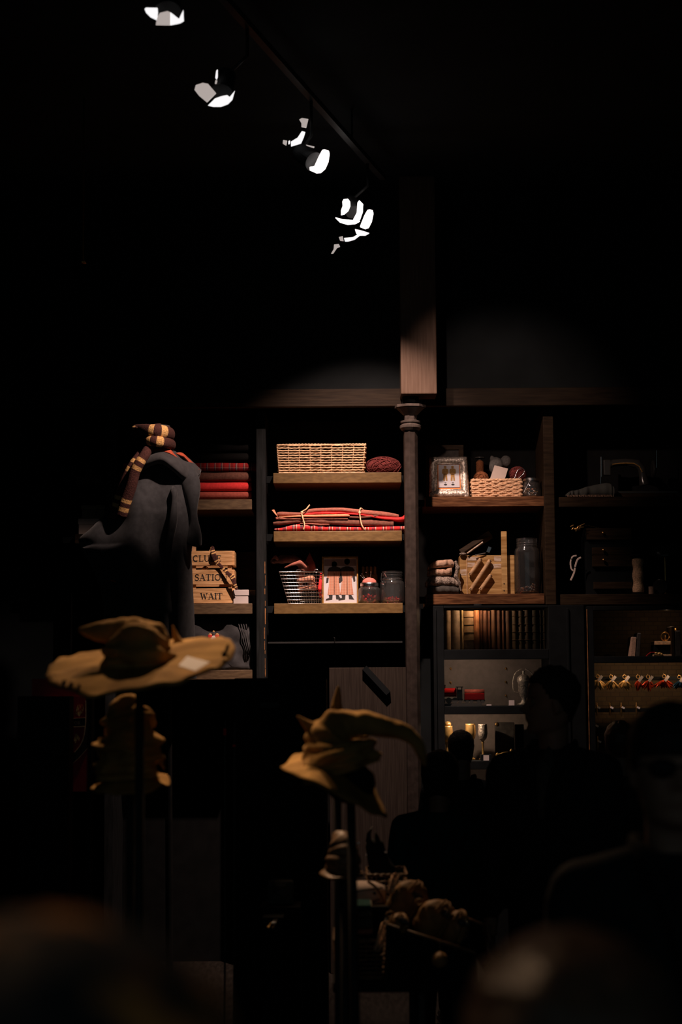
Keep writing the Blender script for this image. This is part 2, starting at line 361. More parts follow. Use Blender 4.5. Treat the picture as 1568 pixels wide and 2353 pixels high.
MB().lathe([(0, cz(990)), (20*R, cz(990)), (25*R, cz(984)), (25*R, cz(979)), (21*R, cz(976)), (20*R, cz(974)), (23*R, cz(972)), (23*R, cz(968)), (17*R, cz(966)), (0, cz(966))], (cc.x, cc.y, 0), 32).build('neck_ring', 'column_trim', col, smooth=False)
octo(octo(octo(MB(), 15*R, cz(967), cz(955), 16*R), 16*R, cz(955), cz(938), 34*R), 37*R, cz(938), cz(932)).build('capital', 'column_trim', col, bevel=0.002)
octo(MB(), 20*R, cz(932), zp).build('capital_block', 'black_paint', col)

# ------------------------------------------------------------------ shelving bays
def zs(px, py): return P(px, py, YF).z
def bay(label, x0, x1, shelves, edge, post=None, pm='slate_paint', inset=(6, 6), wear=False, z0=0.0):
    cx = (P(x0, 1300, YF).x + P(x1, 1300, YF).x)/2
    t = T('shelving_unit', label, 'shelves', (cx, YB, 0))
    xa, xb = P(x0, 1300, YF).x, P(x1, 1300, YF).x
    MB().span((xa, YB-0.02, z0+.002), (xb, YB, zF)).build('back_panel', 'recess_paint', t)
    for (sx0, sx1, py, th) in shelves:
        z = zs((sx0+sx1)/2, py); a, b = PZ(sx0, z, YF).x, PZ(sx1, z, YF).x
        MB().span((a, YF, z-th*mp(YF)), (b, YB-0.02, z)).build('shelf', edge, t, bevel=0.003)
        for s_, e_ in ((xa, a), (b, xb)):
            if e_-s_ > 0.01: MB().span((s_, YF+0.06, z-th*mp(YF)+.01), (e_, YF+0.09, z-0.012)).build('shelf_bracket', 'black_paint', t)
    if post:
        p0, p1 = post; yp = YF-0.03
        a, b = P(p0, 1250, yp).x, P(p1, 1250, yp).x
        pt = MB().span((a, yp, z0), (b, YB, zF)).build('side_post', pm, t, bevel=0.004)
        if wear:
            m = MB(); z = P(600, 1555, yp).z
            while z < P(600, 1280, yp).z:
                l = random.uniform(0.02, 0.10)
                m.box((b-0.003-random.random()*0.006, yp-0.0006, z+l/2), (random.uniform(.003, .007), 0.0012, l)); z += l + random.uniform(0.0, 0.05)
            m.build('worn_edge', 'worn_wood', pt)
    return t
ZB = P(1150, 1391, 11.34).z+.004
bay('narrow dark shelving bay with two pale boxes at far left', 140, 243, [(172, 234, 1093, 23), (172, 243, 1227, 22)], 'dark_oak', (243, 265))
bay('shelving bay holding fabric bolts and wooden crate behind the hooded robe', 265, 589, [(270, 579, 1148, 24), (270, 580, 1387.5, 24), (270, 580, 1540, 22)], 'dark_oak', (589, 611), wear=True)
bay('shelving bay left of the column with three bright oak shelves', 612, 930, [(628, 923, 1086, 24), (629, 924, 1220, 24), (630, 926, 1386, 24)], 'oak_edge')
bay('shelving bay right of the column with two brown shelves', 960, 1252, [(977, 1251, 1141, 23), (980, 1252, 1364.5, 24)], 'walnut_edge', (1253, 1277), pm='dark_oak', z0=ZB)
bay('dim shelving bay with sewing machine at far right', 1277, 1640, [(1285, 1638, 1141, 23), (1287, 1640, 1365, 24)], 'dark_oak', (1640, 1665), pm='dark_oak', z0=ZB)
for o in bpy.data.objects:
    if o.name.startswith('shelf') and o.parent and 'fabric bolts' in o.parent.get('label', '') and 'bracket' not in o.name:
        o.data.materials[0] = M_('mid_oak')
Z1a, Z1b, Z1c = zs(425, 1148), zs(425, 1387.5), zs(425, 1540)
Z2a, Z2b, Z2c = zs(775, 1086), zs(775, 1220), zs(775, 1386)
Z3a, Z3b = zs(1114, 1141), zs(1116, 1364.5)
Z4a, Z4b = zs(1460, 1141), zs(1460, 1365)
Z0a, Z0b = zs(205, 1093), zs(205, 1227)

# a lidded card box standing on a shelf: px range, top and bottom
def card_box(name, label, x0, x1, pyt, z, Y, depth, m, lid=0.35, rot=0, group=None, string=False):
    a, b = PZ(x0, z, Y).x, PZ(x1, z, Y).x; zt = P((x0+x1)/2, pyt, Y).z; w = b-a; h = zt-z
    t = T(name, label, 'box', ((a+b)/2, Y+depth/2, z), group)
    MB().span((a+.004, Y+.004, z), (b-.004, Y+depth-.004, zt-.006)).build('box_body', m, t, bevel=0.002)
    MB().span((a, Y, zt-h*lid), (b, Y+depth, zt)).build('lid', m, t, bevel=0.003)
    if string:
        xm = (a+b)/2+.02
        MB().tube([(xm, Y-.002, z+.002), (xm+.002, Y-.002, zt+.002), (xm, Y+depth+.002, zt+.002), (xm, Y+depth+.002, z+.002)], .0018, 6).build('string', 'brown_card', t)
    t.rotation_euler.z = rot
    return t
card_box('cardboard_box', 'brown lidded cardboard box tied with string, upper of two at far left', 186, 242, 1161, P(214, 1191, 11.45).z, 11.45, .16, 'brown_card', .35, string=True)
card_box('cardboard_box', 'pale lidded cardboard box, lower of two at far left', 179, 242, 1191.5, Z0b, 11.42, .24, 'pale_card', .36)

# ---- folded cloth: a slab with rounded front fold
def slab(px_top_bot, Y, depth, wob=0.004, n=6, seed=0):
    pts = crom(px_top_bot, 10); rows = []; mb = MB()
    for i, (px, pt, pb) in enumerate(pts):
        zt = P(px, pt, Y).z; zb = P(px, pb, Y).z; x = P(px, pt, Y).x; h = max(zt-zb, .002); c = (zt+zb)/2; ring = []
        dy = wob*noise.noise(Vector((i*0.21, seed, 0)))*3
        for k in range(9):
            g = math.pi/2 + math.pi*k/8; ring.append((x, Y+h*.5+dy+h*.5*math.cos(g), c+h/2*math.sin(g)))
        ring += [(x, Y+depth*.5, zb), (x, Y+depth, zb), (x, Y+depth, zt), (x, Y+depth*.5, zt)]
        rows.append(ring)
    mb.grid(rows, close=True); n0 = len(rows[0]); mb.f.append(list(range(n0))); mb.m.append(0)
    b = (len(rows)-1)*n0; mb.f.append([b+k for k in range(n0)][::-1]); mb.m.append(0); return mb
def bolt(label, x0, x1, yt, yb, m, Y=11.47, d=.3, seed=0, group='fabric bolts stacked behind the robe'):
    z = P((x0+x1)/2, yb, Y).z
    o = slab([(x0, yt+1.5, yb), ((2*x0+x1)/3, yt, yb), ((x0+2*x1)/3, yt+.5, yb), (x1-4, yt+.3, yb), (x1, yt+2, yb-1)], Y, d, seed=seed).build('fabric_bolt', m, smooth=True)
    tag(o, label, 'fabric bolt', group); return o
bolt('dark red felt bolt, lowest of the stack right of the robe', 275, 574, 1129, 1145.6, 'brick_felt', seed=1)
bolt('bright red felt bolt, second lowest of the stack right of the robe', 275, 574, 1107, 1128, 'red_felt', seed=2)
bolt('dark brown felt bolt between red bolt and tartan bolt', 275, 574, 1084, 1105.6, 'brown_felt', seed=3)
bolt('red tartan fabric bolt on top of the brown bolt', 283, 586, 1062, 1082, 'tartan_dark', seed=4)
for i, (yt, yb) in enumerate([(1040, 1059.6), (1018, 1038), (996, 1016)]):
    bolt(['dim black fabric bolt resting directly on the tartan bolt', 'dim black fabric bolt second from the top behind the scarf', 'dim black fabric bolt topmost of the stack behind the scarf'][i], 285, 584, yt, yb, 'black_cloth', seed=5+i)

# ---- serif lettering built as strokes
def arc(cx, cz_, rx, rz, a0, a1, n=14): return [(cx+rx*math.cos(math.radians(a0+(a1-a0)*i/n)), cz_+rz*math.sin(math.radians(a0+(a1-a0)*i/n))) for i in range(n+1)]
TH, TN = .17, .07      # thick and thin stroke widths, letter height 1
GL = {
 'C': (.8, [(arc(.42, .5, .34, .47, 55, 305), TH), ([(.72, .98), (.72, .72)], TN)]),
 'L': (.7, [([(.18, 0), (.18, 1)], TH), ([(.02, .97), (.36, .97)], TN), ([(.02, .03), (.62, .03)], TN), ([(.62, 0), (.62, .28)], TN)]),
 'U': (.85, [([(.18, 1), (.18, .35)], TH), (arc(.42, .35, .25, .32, 180, 360), TN+.03), ([(.67, .35), (.67, 1)], TN), ([(.02, .97), (.34, .97)], TN), ([(.55, .97), (.8, .97)], TN)]),
 'D': (.85, [([(.18, 0), (.18, 1)], TH), (arc(.3, .5, .42, .46, -90, 90), TN+.06), ([(.02, .97), (.34, .97)], TN), ([(.02, .03), (.34, .03)], TN)]),
 'E': (.72, [([(.18, 0), (.18, 1)], TH), ([(.02, .97), (.62, .97)], TN), ([(.02, .03), (.64, .03)], TN), ([(.2, .52), (.5, .52)], TN), ([(.62, 1), (.62, .75)], TN), ([(.64, 0), (.64, .27)], TN), ([(.5, .42), (.5, .62)], TN)]),
 'S': (.62, [(arc(.32, .75, .2, .22, 40, 250)+arc(.3, .27, .22, .25, 70, -140), TH-.03), ([(.52, .98), (.52, .74)], TN), ([(.08, .02), (.08, .28)], TN)]),
 'A': (.85, [([(.4, 1), (.12, .02)], TN), ([(.4, 1), (.7, .02)], TH), ([(.2, .35), (.6, .35)], TN), ([(0, .03), (.28, .03)], TN), ([(.54, .03), (.86, .03)], TN)]),
 'T': (.75, [([(.36, 0), (.36, 1)], TH), ([(.03, .97), (.7, .97)], TN), ([(.05, 1), (.05, .74)], TN), ([(.68, 1), (.68, .74)], TN), ([(.2, .03), (.52, .03)], TN)]),
 'I': (.4, [([(.2, 0), (.2, 1)], TH), ([(.04, .97), (.36, .97)], TN), ([(.04, .03), (.36, .03)], TN)]),
 'O': (.9, [(arc(.43, .5, .33, .46, 0, 360, 22), TH-.04)]),
 'N': (.88, [([(.16, 0), (.16, 1)], TN), ([(.16, .98), (.68, .02)], TH), ([(.68, 0), (.68, 1)], TN), ([(.02, .97), (.22, .97)], TN), ([(.04, .03), (.28, .03)], TN), ([(.56, .97), (.82, .97)], TN)]),
 'W': (1.1, [([(.14, 1), (.36, .02)], TH), ([(.36, .02), (.54, .9)], TN), ([(.54, .9), (.74, .02)], TH), ([(.74, .02), (.94, 1)], TN), ([(.02, .97), (.3, .97)], TN), ([(.8, .97), (1.06, .97)], TN)]),
 'R': (.8, [([(.18, 0), (.18, 1)], TH), (arc(.28, .74, .3, .23, -90, 90), TN+.05), ([(.38, .5), (.68, .02)], TH-.03), ([(.02, .97), (.3, .97)], TN), ([(.02, .03), (.34, .03)], TN), ([(.6, .03), (.78, .03)], TN)]),
}
def lettering(mb, text, x, z, h, y, mi=0, sx=1.0, right=False):
    if right: x -= sum(GL[c][0] if c != ' ' else .4 for c in text)*h*sx
    for c in text:
        if c == ' ': x += .4*h*sx; continue
        w, st = GL[c]
        for line, t in st:
            for (ax, az), (bx, bz) in zip(line[:-1], line[1:]):
                A = Vector((x+ax*h*sx, z+az*h)); B = Vector((x+bx*h*sx, z+bz*h)); d = (B-A)
                if d.length < 1e-7: continue
                dn = d.normalized(); nn = Vector((-dn.y, dn.x))*t*h/2; e = dn*t*h*.12
                q = [A-e+nn, B+e+nn, B+e-nn, A-e-nn]
                mb.add([(p.x, y, p.y) for p in q], [[0, 1, 2, 3]], mi)
        x += w*h*sx
    return mb
# ---- stencilled crate
Yc = 11.44; a, b = PZ(395, Z1b, Yc).x, P(534.5, 1380, Yc).x; cw = b-a
zc = lambda py: P(480, py, Yc).z
cr = T('wooden_crate', 'pine slatted crate stencilled with black capitals beside the robe', 'crate', ((a+b)/2, Yc+.13, Z1b))
for (p0, p1, txt, xr, hh) in [(1266, 1299, 'CLUDE', 509, 14), (1309, 1343, 'SATION', 524, 14.5), (1352, 1386, 'WAIT', 512, 14)]:
    z1, z0 = zc(p0), max(zc(p1), Z1b+.001)
    s_ = MB().span((a, Yc, z0), (b, Yc+.014, z1)).build('slat', 'crate_pine', cr, bevel=0.002)
    lettering(MB(), txt, P(xr, p0, Yc).x, (z0+z1)/2-hh*mp(Yc)*.55, hh*mp(Yc), Yc-.0012, right=True, sx=1.2).build('stencil_lettering', 'ink', s_)
    MB().span((a, Yc+.246, z0), (b, Yc+.26, z1)).build('slat', 'crate_pine', cr, bevel=0.002)
    for xx in (a, b): MB().span((xx-.004 if xx == b else xx, Yc+.014, z0), (xx+.012, Yc+.246, z1)).build('side_slat', 'crate_pine', cr, bevel=0.002)
for xx in (a+.006, b-.036):
    for yy in (Yc+.014, Yc+.226): MB().span((xx+.005, yy, Z1b+.001), (xx+.03, yy+.02, zc(1266 if xx > a+.1 else 1246))).build('corner_post', 'pale_pine', cr)
MB().span((P(441, 1300, Yc).x, Yc+.014, Z1b+.002), (P(450, 1300, Yc).x, Yc+.03, zc(1246))).build('corner_post', 'pale_pine', cr)
MB().span((a+.01, Yc+.02, Z1b+.001), (b-.01, Yc+.24, Z1b+.012)).build('crate_floor', 'crate_pine', cr)
# striped tie draped out of the crate
def ribbon(pts, w, th=.002, mats=('scarf_maroon', 'scarf_gold'), per=7, on=(0,), nm='striped_tie', tw=None, parent=None, n=6):
    q = crom([tuple(p) for p in pts], n); mb = MB(); rows = []
    for i, p in enumerate(q):
        p = Vector(p[:3]); nx = Vector(q[min(i+1, len(q)-1)][:3]) - Vector(q[max(i-1, 0)][:3]); nx.normalize()
        sd = nx.cross(Vector((0, 1, 0)));
        if sd.length < .2: sd = Vector((1, 0, 0))
        sd.normalize(); ww = w(i/(len(q)-1)) if callable(w) else w
        if tw: sd = (Matrix.Rotation(tw(i/(len(q)-1)), 3, nx) @ sd)
        rows.append([p+sd*ww*k/2 for k in (-1, -.5, 0, .5, 1)])
    mb.grid(rows, lambda i, k: 1 if (i % per) in on else 0)
    return mb.build(nm, mats, parent, smooth=True, solid=th)
ti = [P(489, 1268, 11.47), P(487, 1256, 11.45)+Vector((0, .05, 0)), P(490, 1270, 11.42), P(496, 1288, 11.42), P(508, 1301, 11.42), P(522, 1316, 11.41), P(534, 1327, 11.40), P(540, 1343, 11.40), P(545, 1355, 11.40)]
tag(ribbon([(P(478, 1300, 11.52)), (P(482, 1275, 11.50))] + ti[1:], lambda t: .034-.016*abs(math.sin(t*8)), per=8, on=(0, 2)), 'maroon and gold striped tie draped over the stencilled crate', 'tie')
tag(ribbon([P(476, 1310, 11.47), P(472, 1306, 11.465), P(468, 1312, 11.465), P(464, 1330, 11.47)], .03, per=6, on=(2, 4)), 'small length of striped maroon cloth showing between the crate slats', 'cloth')
card_box('gift_box', 'small white lidded box standing right of the stencilled crate', 535, 572, 1355, Z1b, 11.43, .17, 'white_card', .42)
card_box('gift_box', 'dim grey lidded box half hidden behind the white box', 560, 588, 1356, Z1b, 11.61, .12, 'brown_card', .4)
sh = MB().span((PZ(538, Z1b, 11.8).x, 11.80, Z1b), (PZ(587, Z1b, 11.8).x, 11.82, P(560, 1268, 11.8).z)).build('plank_board', 'dark_oak'); tag(sh, 'dark plank board leaning at the back right of the crate', 'board')
# black garment with crest hanging below the crate shelf
g0, g1 = P(452, 1420, 11.46), P(578, 1535, 11.46); rows = []
for j in range(15):
    z = g0.z + (Z1c+.004-g0.z)*j/14; rows.append([(g0.x-.15+(g1.x-g0.x+.15)*i/20, 11.47+.012*math.sin(i*.7+j*.15)+.02*noise.noise(Vector((i*.3, j*.35, 0))), z) for i in range(21)])
gm = MB().grid(rows).build('folded_robe', 'hood_cloth', smooth=True, solid=.03); tag(gm, 'folded black robe with small red and gold crest standing under the crate shelf', 'robe')
cm = MB(); cp = P(491, 1462, 11.44); k = mp(11.44)
for dx, dz, rx, rz, mi in [(-8, 0, 5, 7, 0), (8, 0, 5, 7, 0), (-8, 4, 4, 2.5, 1), (8, 4, 4, 2.5, 1), (0, -6, 7, 8, 2), (0, 6, 3, 5, 3), (0, 11, 2.5, 2, 1), (-6, -8, 2, 6, 1), (6, -8, 2, 6, 1)]:
    cm.ell((cp.x+dx*k, 11.448, cp.z+dz*k), (rx*k, .004, rz*k), mi=mi)
cm.build('crest', ['red_felt', 'scarf_gold', 'white_tag', 'grey_cloth'], gm)
for i in range(4):
    cm = MB().tube([P(545+6*i, 1420, 11.44)+Vector((0, 0, 0)), P(556+5*i, 1460, 11.44), P(568+3*i, 1505, 11.45)], .003, 5)
    cm.build('fold', 'hood_cloth', gm, smooth=True)
# ------------------------------------------------------------------ bay left of the column
def basket_weave(name, label, cat, x0, x1, pyt, z, Y, depth, mat_, nr, ns, taper=.02, thick=.0042, rim=True, chunky=False, group=None):
    a, b = PZ(x0, z, Y).x, PZ(x1, z, Y).x; zt = P((x0+x1)/2, pyt, Y).z; h = zt-z
    t = T(name, label, cat, ((a+b)/2, Y+depth/2, z), group)
    def loop(f, n=72, ins=0.0):
        e = taper*(1-f); w, d = (b-a)/2-e-ins, depth/2-e-ins; cx, cy = (a+b)/2, Y+depth/2; pts = []; per = 4*(w+d)
        for i in range(n):
            s = per*i/n
            if s < 2*w: p = (cx-w+s, cy-d)
            elif s < 2*w+2*d: p = (cx+w, cy-d+s-2*w)
            elif s < 4*w+2*d: p = (cx+w-(s-2*w-2*d), cy+d)
            else: p = (cx-w, cy+d-(s-4*w-2*d))
            pts.append((Vector((p[0], p[1], z+h*f)), s))
        return pts, per, (cx, cy)
    mb = MB(); nst = ns
    for r in range(nr):
        f = (r+.5)/nr; pts, per, c = loop(f, 200); out = []
        for p, s in pts:
            o = (p-Vector((c[0], c[1], p.z))); o.z = 0; o.normalize()
            ph = math.sin(s/per*math.pi*2*nst + (math.pi if (r//1) % 2 else 0))
            out.append(p + o*ph*thick*(.9 if chunky else 1.0) + Vector((0, 0, .0012*math.sin(s*190+r*2))))
        out.append(out[0]); mb.tube(out, thick*(1.15 if chunky else .72), 6, cap=False)
    mb.build('weave', mat_, t, smooth=True)
    mb = MB()
    for i in range(nst*2):
        p0, per, c = loop(0, nst*2); p1, _, _ = loop(1, nst*2)
        mb.tube([p0[i][0], p1[i][0]], thick*(.6 if chunky else .34), 5)
    mb.build('stakes', mat_, t, smooth=True)
    if rim:
        mb = MB()
        for f in (.985, .02):
            mb = MB()
            for q in range(2):
                pts, per, c = loop(f, 90); out = [p + Vector((0, thick*.5*math.cos(s*150+q*math.pi), thick*.7*math.sin(s*150+q*math.pi))) for p, s in pts]
                out.append(out[0]); mb.tube(out, thick*.8, 5, cap=False)
            mb.build('top_rim' if f > .5 else 'bottom_rim', mat_, t, smooth=True)
        MB().span((a+taper+.004, Y+taper+.004, z+.001), (b-taper-.004, Y+depth-taper-.004, z+.006)).build('base', mat_, t)
    return t
basket_weave('wicker_basket', 'long pale wicker basket on the top oak shelf left of the column', 'basket', 637, 841, 1021, Z2a, 11.45, .34, 'cane', 12, 13, .012, .0062)
def yarn(c, r, m, name='yarn_ball', label='', squash=.75, seed=1, cat='yarn', flatmesh=False):
    rnd = random.Random(seed); c = Vector(c); mb = MB(); mb.ell(c, (r[0]*.95, r[1]*.95, r[2]*.95), sub=2)
    for i in range(26):
        ax = Vector((rnd.uniform(-1, 1), rnd.uniform(-1, 1), rnd.uniform(-1, 1))).normalized(); u = ax.orthogonal().normalized(); w = ax.cross(u); pts = []
        for k in range(25):
            g = 2*math.pi*k/24; d = u*math.cos(g)+w*math.sin(g); d = (d + ax*rnd.uniform(-.01, .01)+ax*.15*math.sin(g*2)).normalized()
            pts.append(c + Vector((d.x*r[0], d.y*r[1], d.z*r[2])))
        mb.tube(pts, .0022, 4, cap=False)
    o = mb.build(name, m, smooth=True); tag(o, label, cat); return o
k = mp(11.58); cy_ = PZ(881, Z2a, 11.55)
yb = yarn((cy_.x, 11.56, Z2a+.058), (41*k, .075, .060), 'burgundy_yarn', label='burgundy yarn skein on the top oak shelf right of the wicker basket', seed=3)
yt = MB().tube([(cy_.x+.06, 11.50, Z2a+.01), (cy_.x+.10, 11.51, Z2a+.05), (cy_.x+.108, 11.53, Z2a+.062), (cy_.x+.112, 11.53, Z2a+.05), (cy_.x+.085, 11.50, Z2a+.006)], .0022, 5).build('loose_end', 'burgundy_yarn', yb, smooth=True)
# bundle of folded felts tied with twine
def felt(label, m, pts, Y, d, seed): 
    o = slab(pts, Y, d, wob=.003, seed=seed).build('folded_felt', m, smooth=True); tag(o, label, 'folded felt', 'felts in the twine-tied bundle'); return o
felt('red tartan cloth at the bottom of the twine-tied bundle', 'tartan', [(631, 1214.5, 1218), (645, 1213, 1219), (672, 1206, 1219), (698, 1202, 1219), (712, 1204, 1219), (735, 1208, 1219), (770, 1210, 1219), (830, 1211, 1219), (880, 1210, 1219), (930, 1208, 1218)], 11.43, .3, 1)
felt('thin rust felt strip lying just above the tartan', 'rust_felt', [(690, 1202, 1203.5), (710, 1202, 1204.5), (735, 1203, 1207), (757, 1204, 1206)], 11.425, .2, 2)
felt('dark brown felt, lower of the two thick brown layers of the bundle', 'brown_felt', [(628, 1199, 1205), (645, 1197, 1205), (685, 1193, 1201), (730, 1193, 1202), (790, 1193, 1206), (850, 1193.5, 1208.5), (876, 1195, 1209), (905, 1197, 1210)], 11.44, .28, 3)
felt('thin dusty rust felt sandwiched under the peach felt', 'rust_felt', [(634, 1188, 1194), (660, 1190, 1194), (700, 1191, 1194), (760, 1191.5, 1193.5), (800, 1191, 1193.5)], 11.435, .2, 4)
felt('peach coloured felt in the middle of the bundle', 'peach_felt', [(641, 1187, 1190), (680, 1184.5, 1188), (720, 1182.5, 1188), (770, 1181.5, 1187.5), (798, 1181.5, 1187), (804, 1184, 1186)], 11.43, .2, 5)
felt('grey brown felt strip poking out right of the peach felt', 'brown_felt', [(803, 1186, 1190), (830, 1186, 1191), (860, 1184, 1188), (872, 1183, 1184)], 11.435, .2, 6)
felt('bright red felt wrapped under the top brown layer', 'red_felt', [(700, 1181, 1183.5), (715, 1178, 1182), (760, 1176, 1180.5), (800, 1178, 1181.5), (845, 1183, 1186.5), (880, 1187, 1193), (920, 1188, 1197), (932, 1180, 1195)], 11.435, .22, 7)
felt('rust brown felt at the top of the bundle', 'rust_felt', [(637, 1177, 1184), (650, 1175.5, 1185), (695, 1177, 1184), (712, 1169, 1179), (750, 1166.5, 1175.5), (790, 1166.5, 1176), (840, 1171, 1183), (890, 1176, 1188), (917, 1182, 1189)], 11.44, .27, 8)
fl = MB().grid([[P(625, 1172, 11.44), P(634, 1183, 11.43)], [P(630, 1171, 11.46), P(639, 1188, 11.44)], [P(636, 1183, 11.5), P(640, 1190, 11.5)]]).build('folded_felt', 'peach_felt', smooth=True, solid=.003); tag(fl, 'peach felt corner sticking up at the left end of the bundle', 'folded felt', 'felts in the twine-tied bundle')
def twine(label, pts, Y=11.425):
    q = [P(x, y, Y+dy) for x, y, dy in pts]; o = MB().tube([Vector(p) for p in crom([tuple(x) for x in q], 5)], .0045, 6).build('twine', 'cane', smooth=True)
    tag(o, label, 'twine'); MB().ell(q[2 if len(q) > 3 else 1], (.009, .007, .008)).build('knot', 'cane', o, smooth=True); return o
twine('pale twine tied around the left half of the bundle', [(712, 1160, .01), (704, 1170, .0), (694, 1177, -.002), (696, 1190, -.006), (700, 1205, -.008), (698, 1217, -.005)])
twine('pale twine tied around the right half of the bundle', [(835, 1172, .03), (829, 1168, .01), (827, 1178, -.004), (829, 1195, -.008), (832, 1207, -.008), (838, 1217, -.004)])
# ---- wire basket with fabrics
Yw = 11.47
wb = T('wire_basket', 'silver wire basket full of scraps at left of the lower oak shelf', 'basket', (PZ(700, Z2c, Yw).x, Yw+.12, Z2c))
xl0, xr0, xl1, xr1 = P(663, 1380, Yw).x, P(738, 1380, Yw).x, P(653, 1316, Yw).x, P(741, 1316, Yw).x; zt = P(700, 1314, Yw).z
def wloop(f, ins=0):
    l = xl0+(xl1-xl0)*f-.03*(f); r = xr0+(xr1-xr0)*f; y0 = Yw+.02*(1-f); y1 = Yw+.22-.02*(1-f); z = Z2c+.004+(zt-Z2c-.004)*f
    return [(l, y0, z), (r, y0, z), (r, y1, z), (l, y1, z), (l, y0, z)]
m = MB()
for i in range(10): m.tube(wloop(i/9), .0028 if i < 9 else .005, 5, cap=False)
m.build('wire_rings', 'steel', wb, smooth=True); m = MB()
for i in range(15):
    t_ = i/14
    for sidef in range(4):
        A, B = wloop(0), wloop(1); a0, a1, b0, b1 = Vector(A[sidef]), Vector(A[sidef+1]), Vector(B[sidef]), Vector(B[sidef+1])
        m.tube([a0.lerp(a1, t_), b0.lerp(b1, t_)], .0016, 4)
m.build('wire_ribs', 'steel', wb); 
m = MB(); hp = P(727, 1312, Yw); m.tube([hp+Vector((.012*math.cos(g/8*6.28), 0, .012*math.sin(g/8*6.28))) for g in range(9)], .0022, 5); hp = P(686, 1311, Yw); m.tube([hp+Vector((.014*math.cos(g/8*6.28), 0, .006*math.sin(g/8*6.28))) for g in range(9)], .0022, 5)
m.build('handle_loop', 'steel', wb)
def scrap(label, m, pts, Y, r, seed, name='fabric_scrap', v=.006):
    q = [P(x, y, Y+d) for x, y, d in pts]; mb = MB()
    for p, rr in zip(q, r): mb.ell(p, rr, nz=.5, sc=14)
    for p0, p1, a_, b_ in zip(q[:-1], q[1:], r[:-1], r[1:]): mb.tube([p0, p1], [min(a_)*.9 if hasattr(a_, '__len__') else a_*.9, min(b_)*.9 if hasattr(b_, '__len__') else b_*.9], 10)
    o = fused(mb, v, 3).build(name, m, smooth=True); tag(o, label, 'cloth'); return o
scrap('dark brown crumpled cloth spilling out of the wire basket', 'brown_felt', [(628, 1290, .04), (650, 1285, .05), (675, 1284, .07), (700, 1300, .08), (690, 1318, .08)], Yw, [.016, .028, .03, .03, .03], 1)
scrap('pinkish folded cloth on top of the wire basket', 'rust_felt', [(655, 1304, .02), (672, 1297, .01), (690, 1292, .01), (704, 1303, .03)], Yw, [.006, .011, .016, .009], 2)
scrap('small pink cloth fold left of the wire basket top', 'rust_felt', [(626, 1284, .02), (634, 1280, .02), (638, 1285, .03)], Yw, [.006, .012, .01], 3)
MBt = MB().add([P(700, 1296, 11.6), P(712, 1270, 11.6), P(724, 1295, 11.58), P(728, 1312, 11.58), P(700, 1312, 11.6)], [[0, 1, 2, 3, 4]]).build('folded_cloth', 'brick_felt', solid=.012); tag(MBt, 'dark red pointed cloth standing up behind the wire basket', 'cloth')
scrap('bright red cloth between wire basket and framed picture', 'red_felt', [(738, 1318, .03), (737, 1335, .02), (735, 1352, .02), (737, 1370, .05)], Yw-.01, [.008, .012, .014, .012], 4)
scrap('mixed orange scraps inside the wire basket', 'print_brown', [(690, 1335, .06), (715, 1330, .06), (722, 1350, .06), (690, 1352, .08)], Yw, [.02, .025, .02, .02], 5)

# ---- framed picture of two figures in long checked skirts
Yp = 11.56; zb = Z2c; fa, fb_ = PZ(741, Z2c, Yp).x, PZ(824, Z2c, Yp).x; ztp = P(782, 1279, Yp).z
fr = T('framed_picture', 'gilt framed picture of two figures in long checked skirts on the lower oak shelf', 'picture', ((fa+fb_)/2, Yp+.01, Z2c))
kp = (fb_-fa)/83.0
X = lambda px: fa+(px-741)*kp
Zp = lambda py: Z2c + (1385.5-py)*(ztp-Z2c)/106.5
for (x0, x1, y0, y1, n_) in [(741, 744.5, 1279, 1385.5, 'frame_rail'), (820.5, 824, 1279, 1385.5, 'frame_rail'), (744.5, 820.5, 1279, 1283.5, 'frame_rail'), (744.5, 820.5, 1382, 1385.5, 'frame_rail')]:
    MB().span((X(x0), Yp-.012, Zp(y1)), (X(x1), Yp+.012, Zp(y0))).build(n_, 'gilt_frame', fr, bevel=.002)
pr = MB().span((X(744), Yp, Zp(1383)), (X(821), Yp+.008, Zp(1282))).build('print', 'paper', fr)
def flat(polys, parent, mats, name='figure_print', fx=X, fz=Zp, Y=Yp):
    mb = MB()
    for i, (mi, pts) in enumerate(polys): mb.poly([(fx(x), fz(y)) for x, y in pts], Y-.0008-.0003*(i % 7), Y, mi)
    return mb.build(name, mats, parent)
def disc(cx, cy, rx, ry, n=14): return [(cx+rx*math.cos(2*math.pi*i/n), cy+ry*math.sin(2*math.pi*i/n)) for i in range(n)]
PM = ['print_grey', 'print_black', 'kilt_print', 'print_dark_brown', 'print_grey']
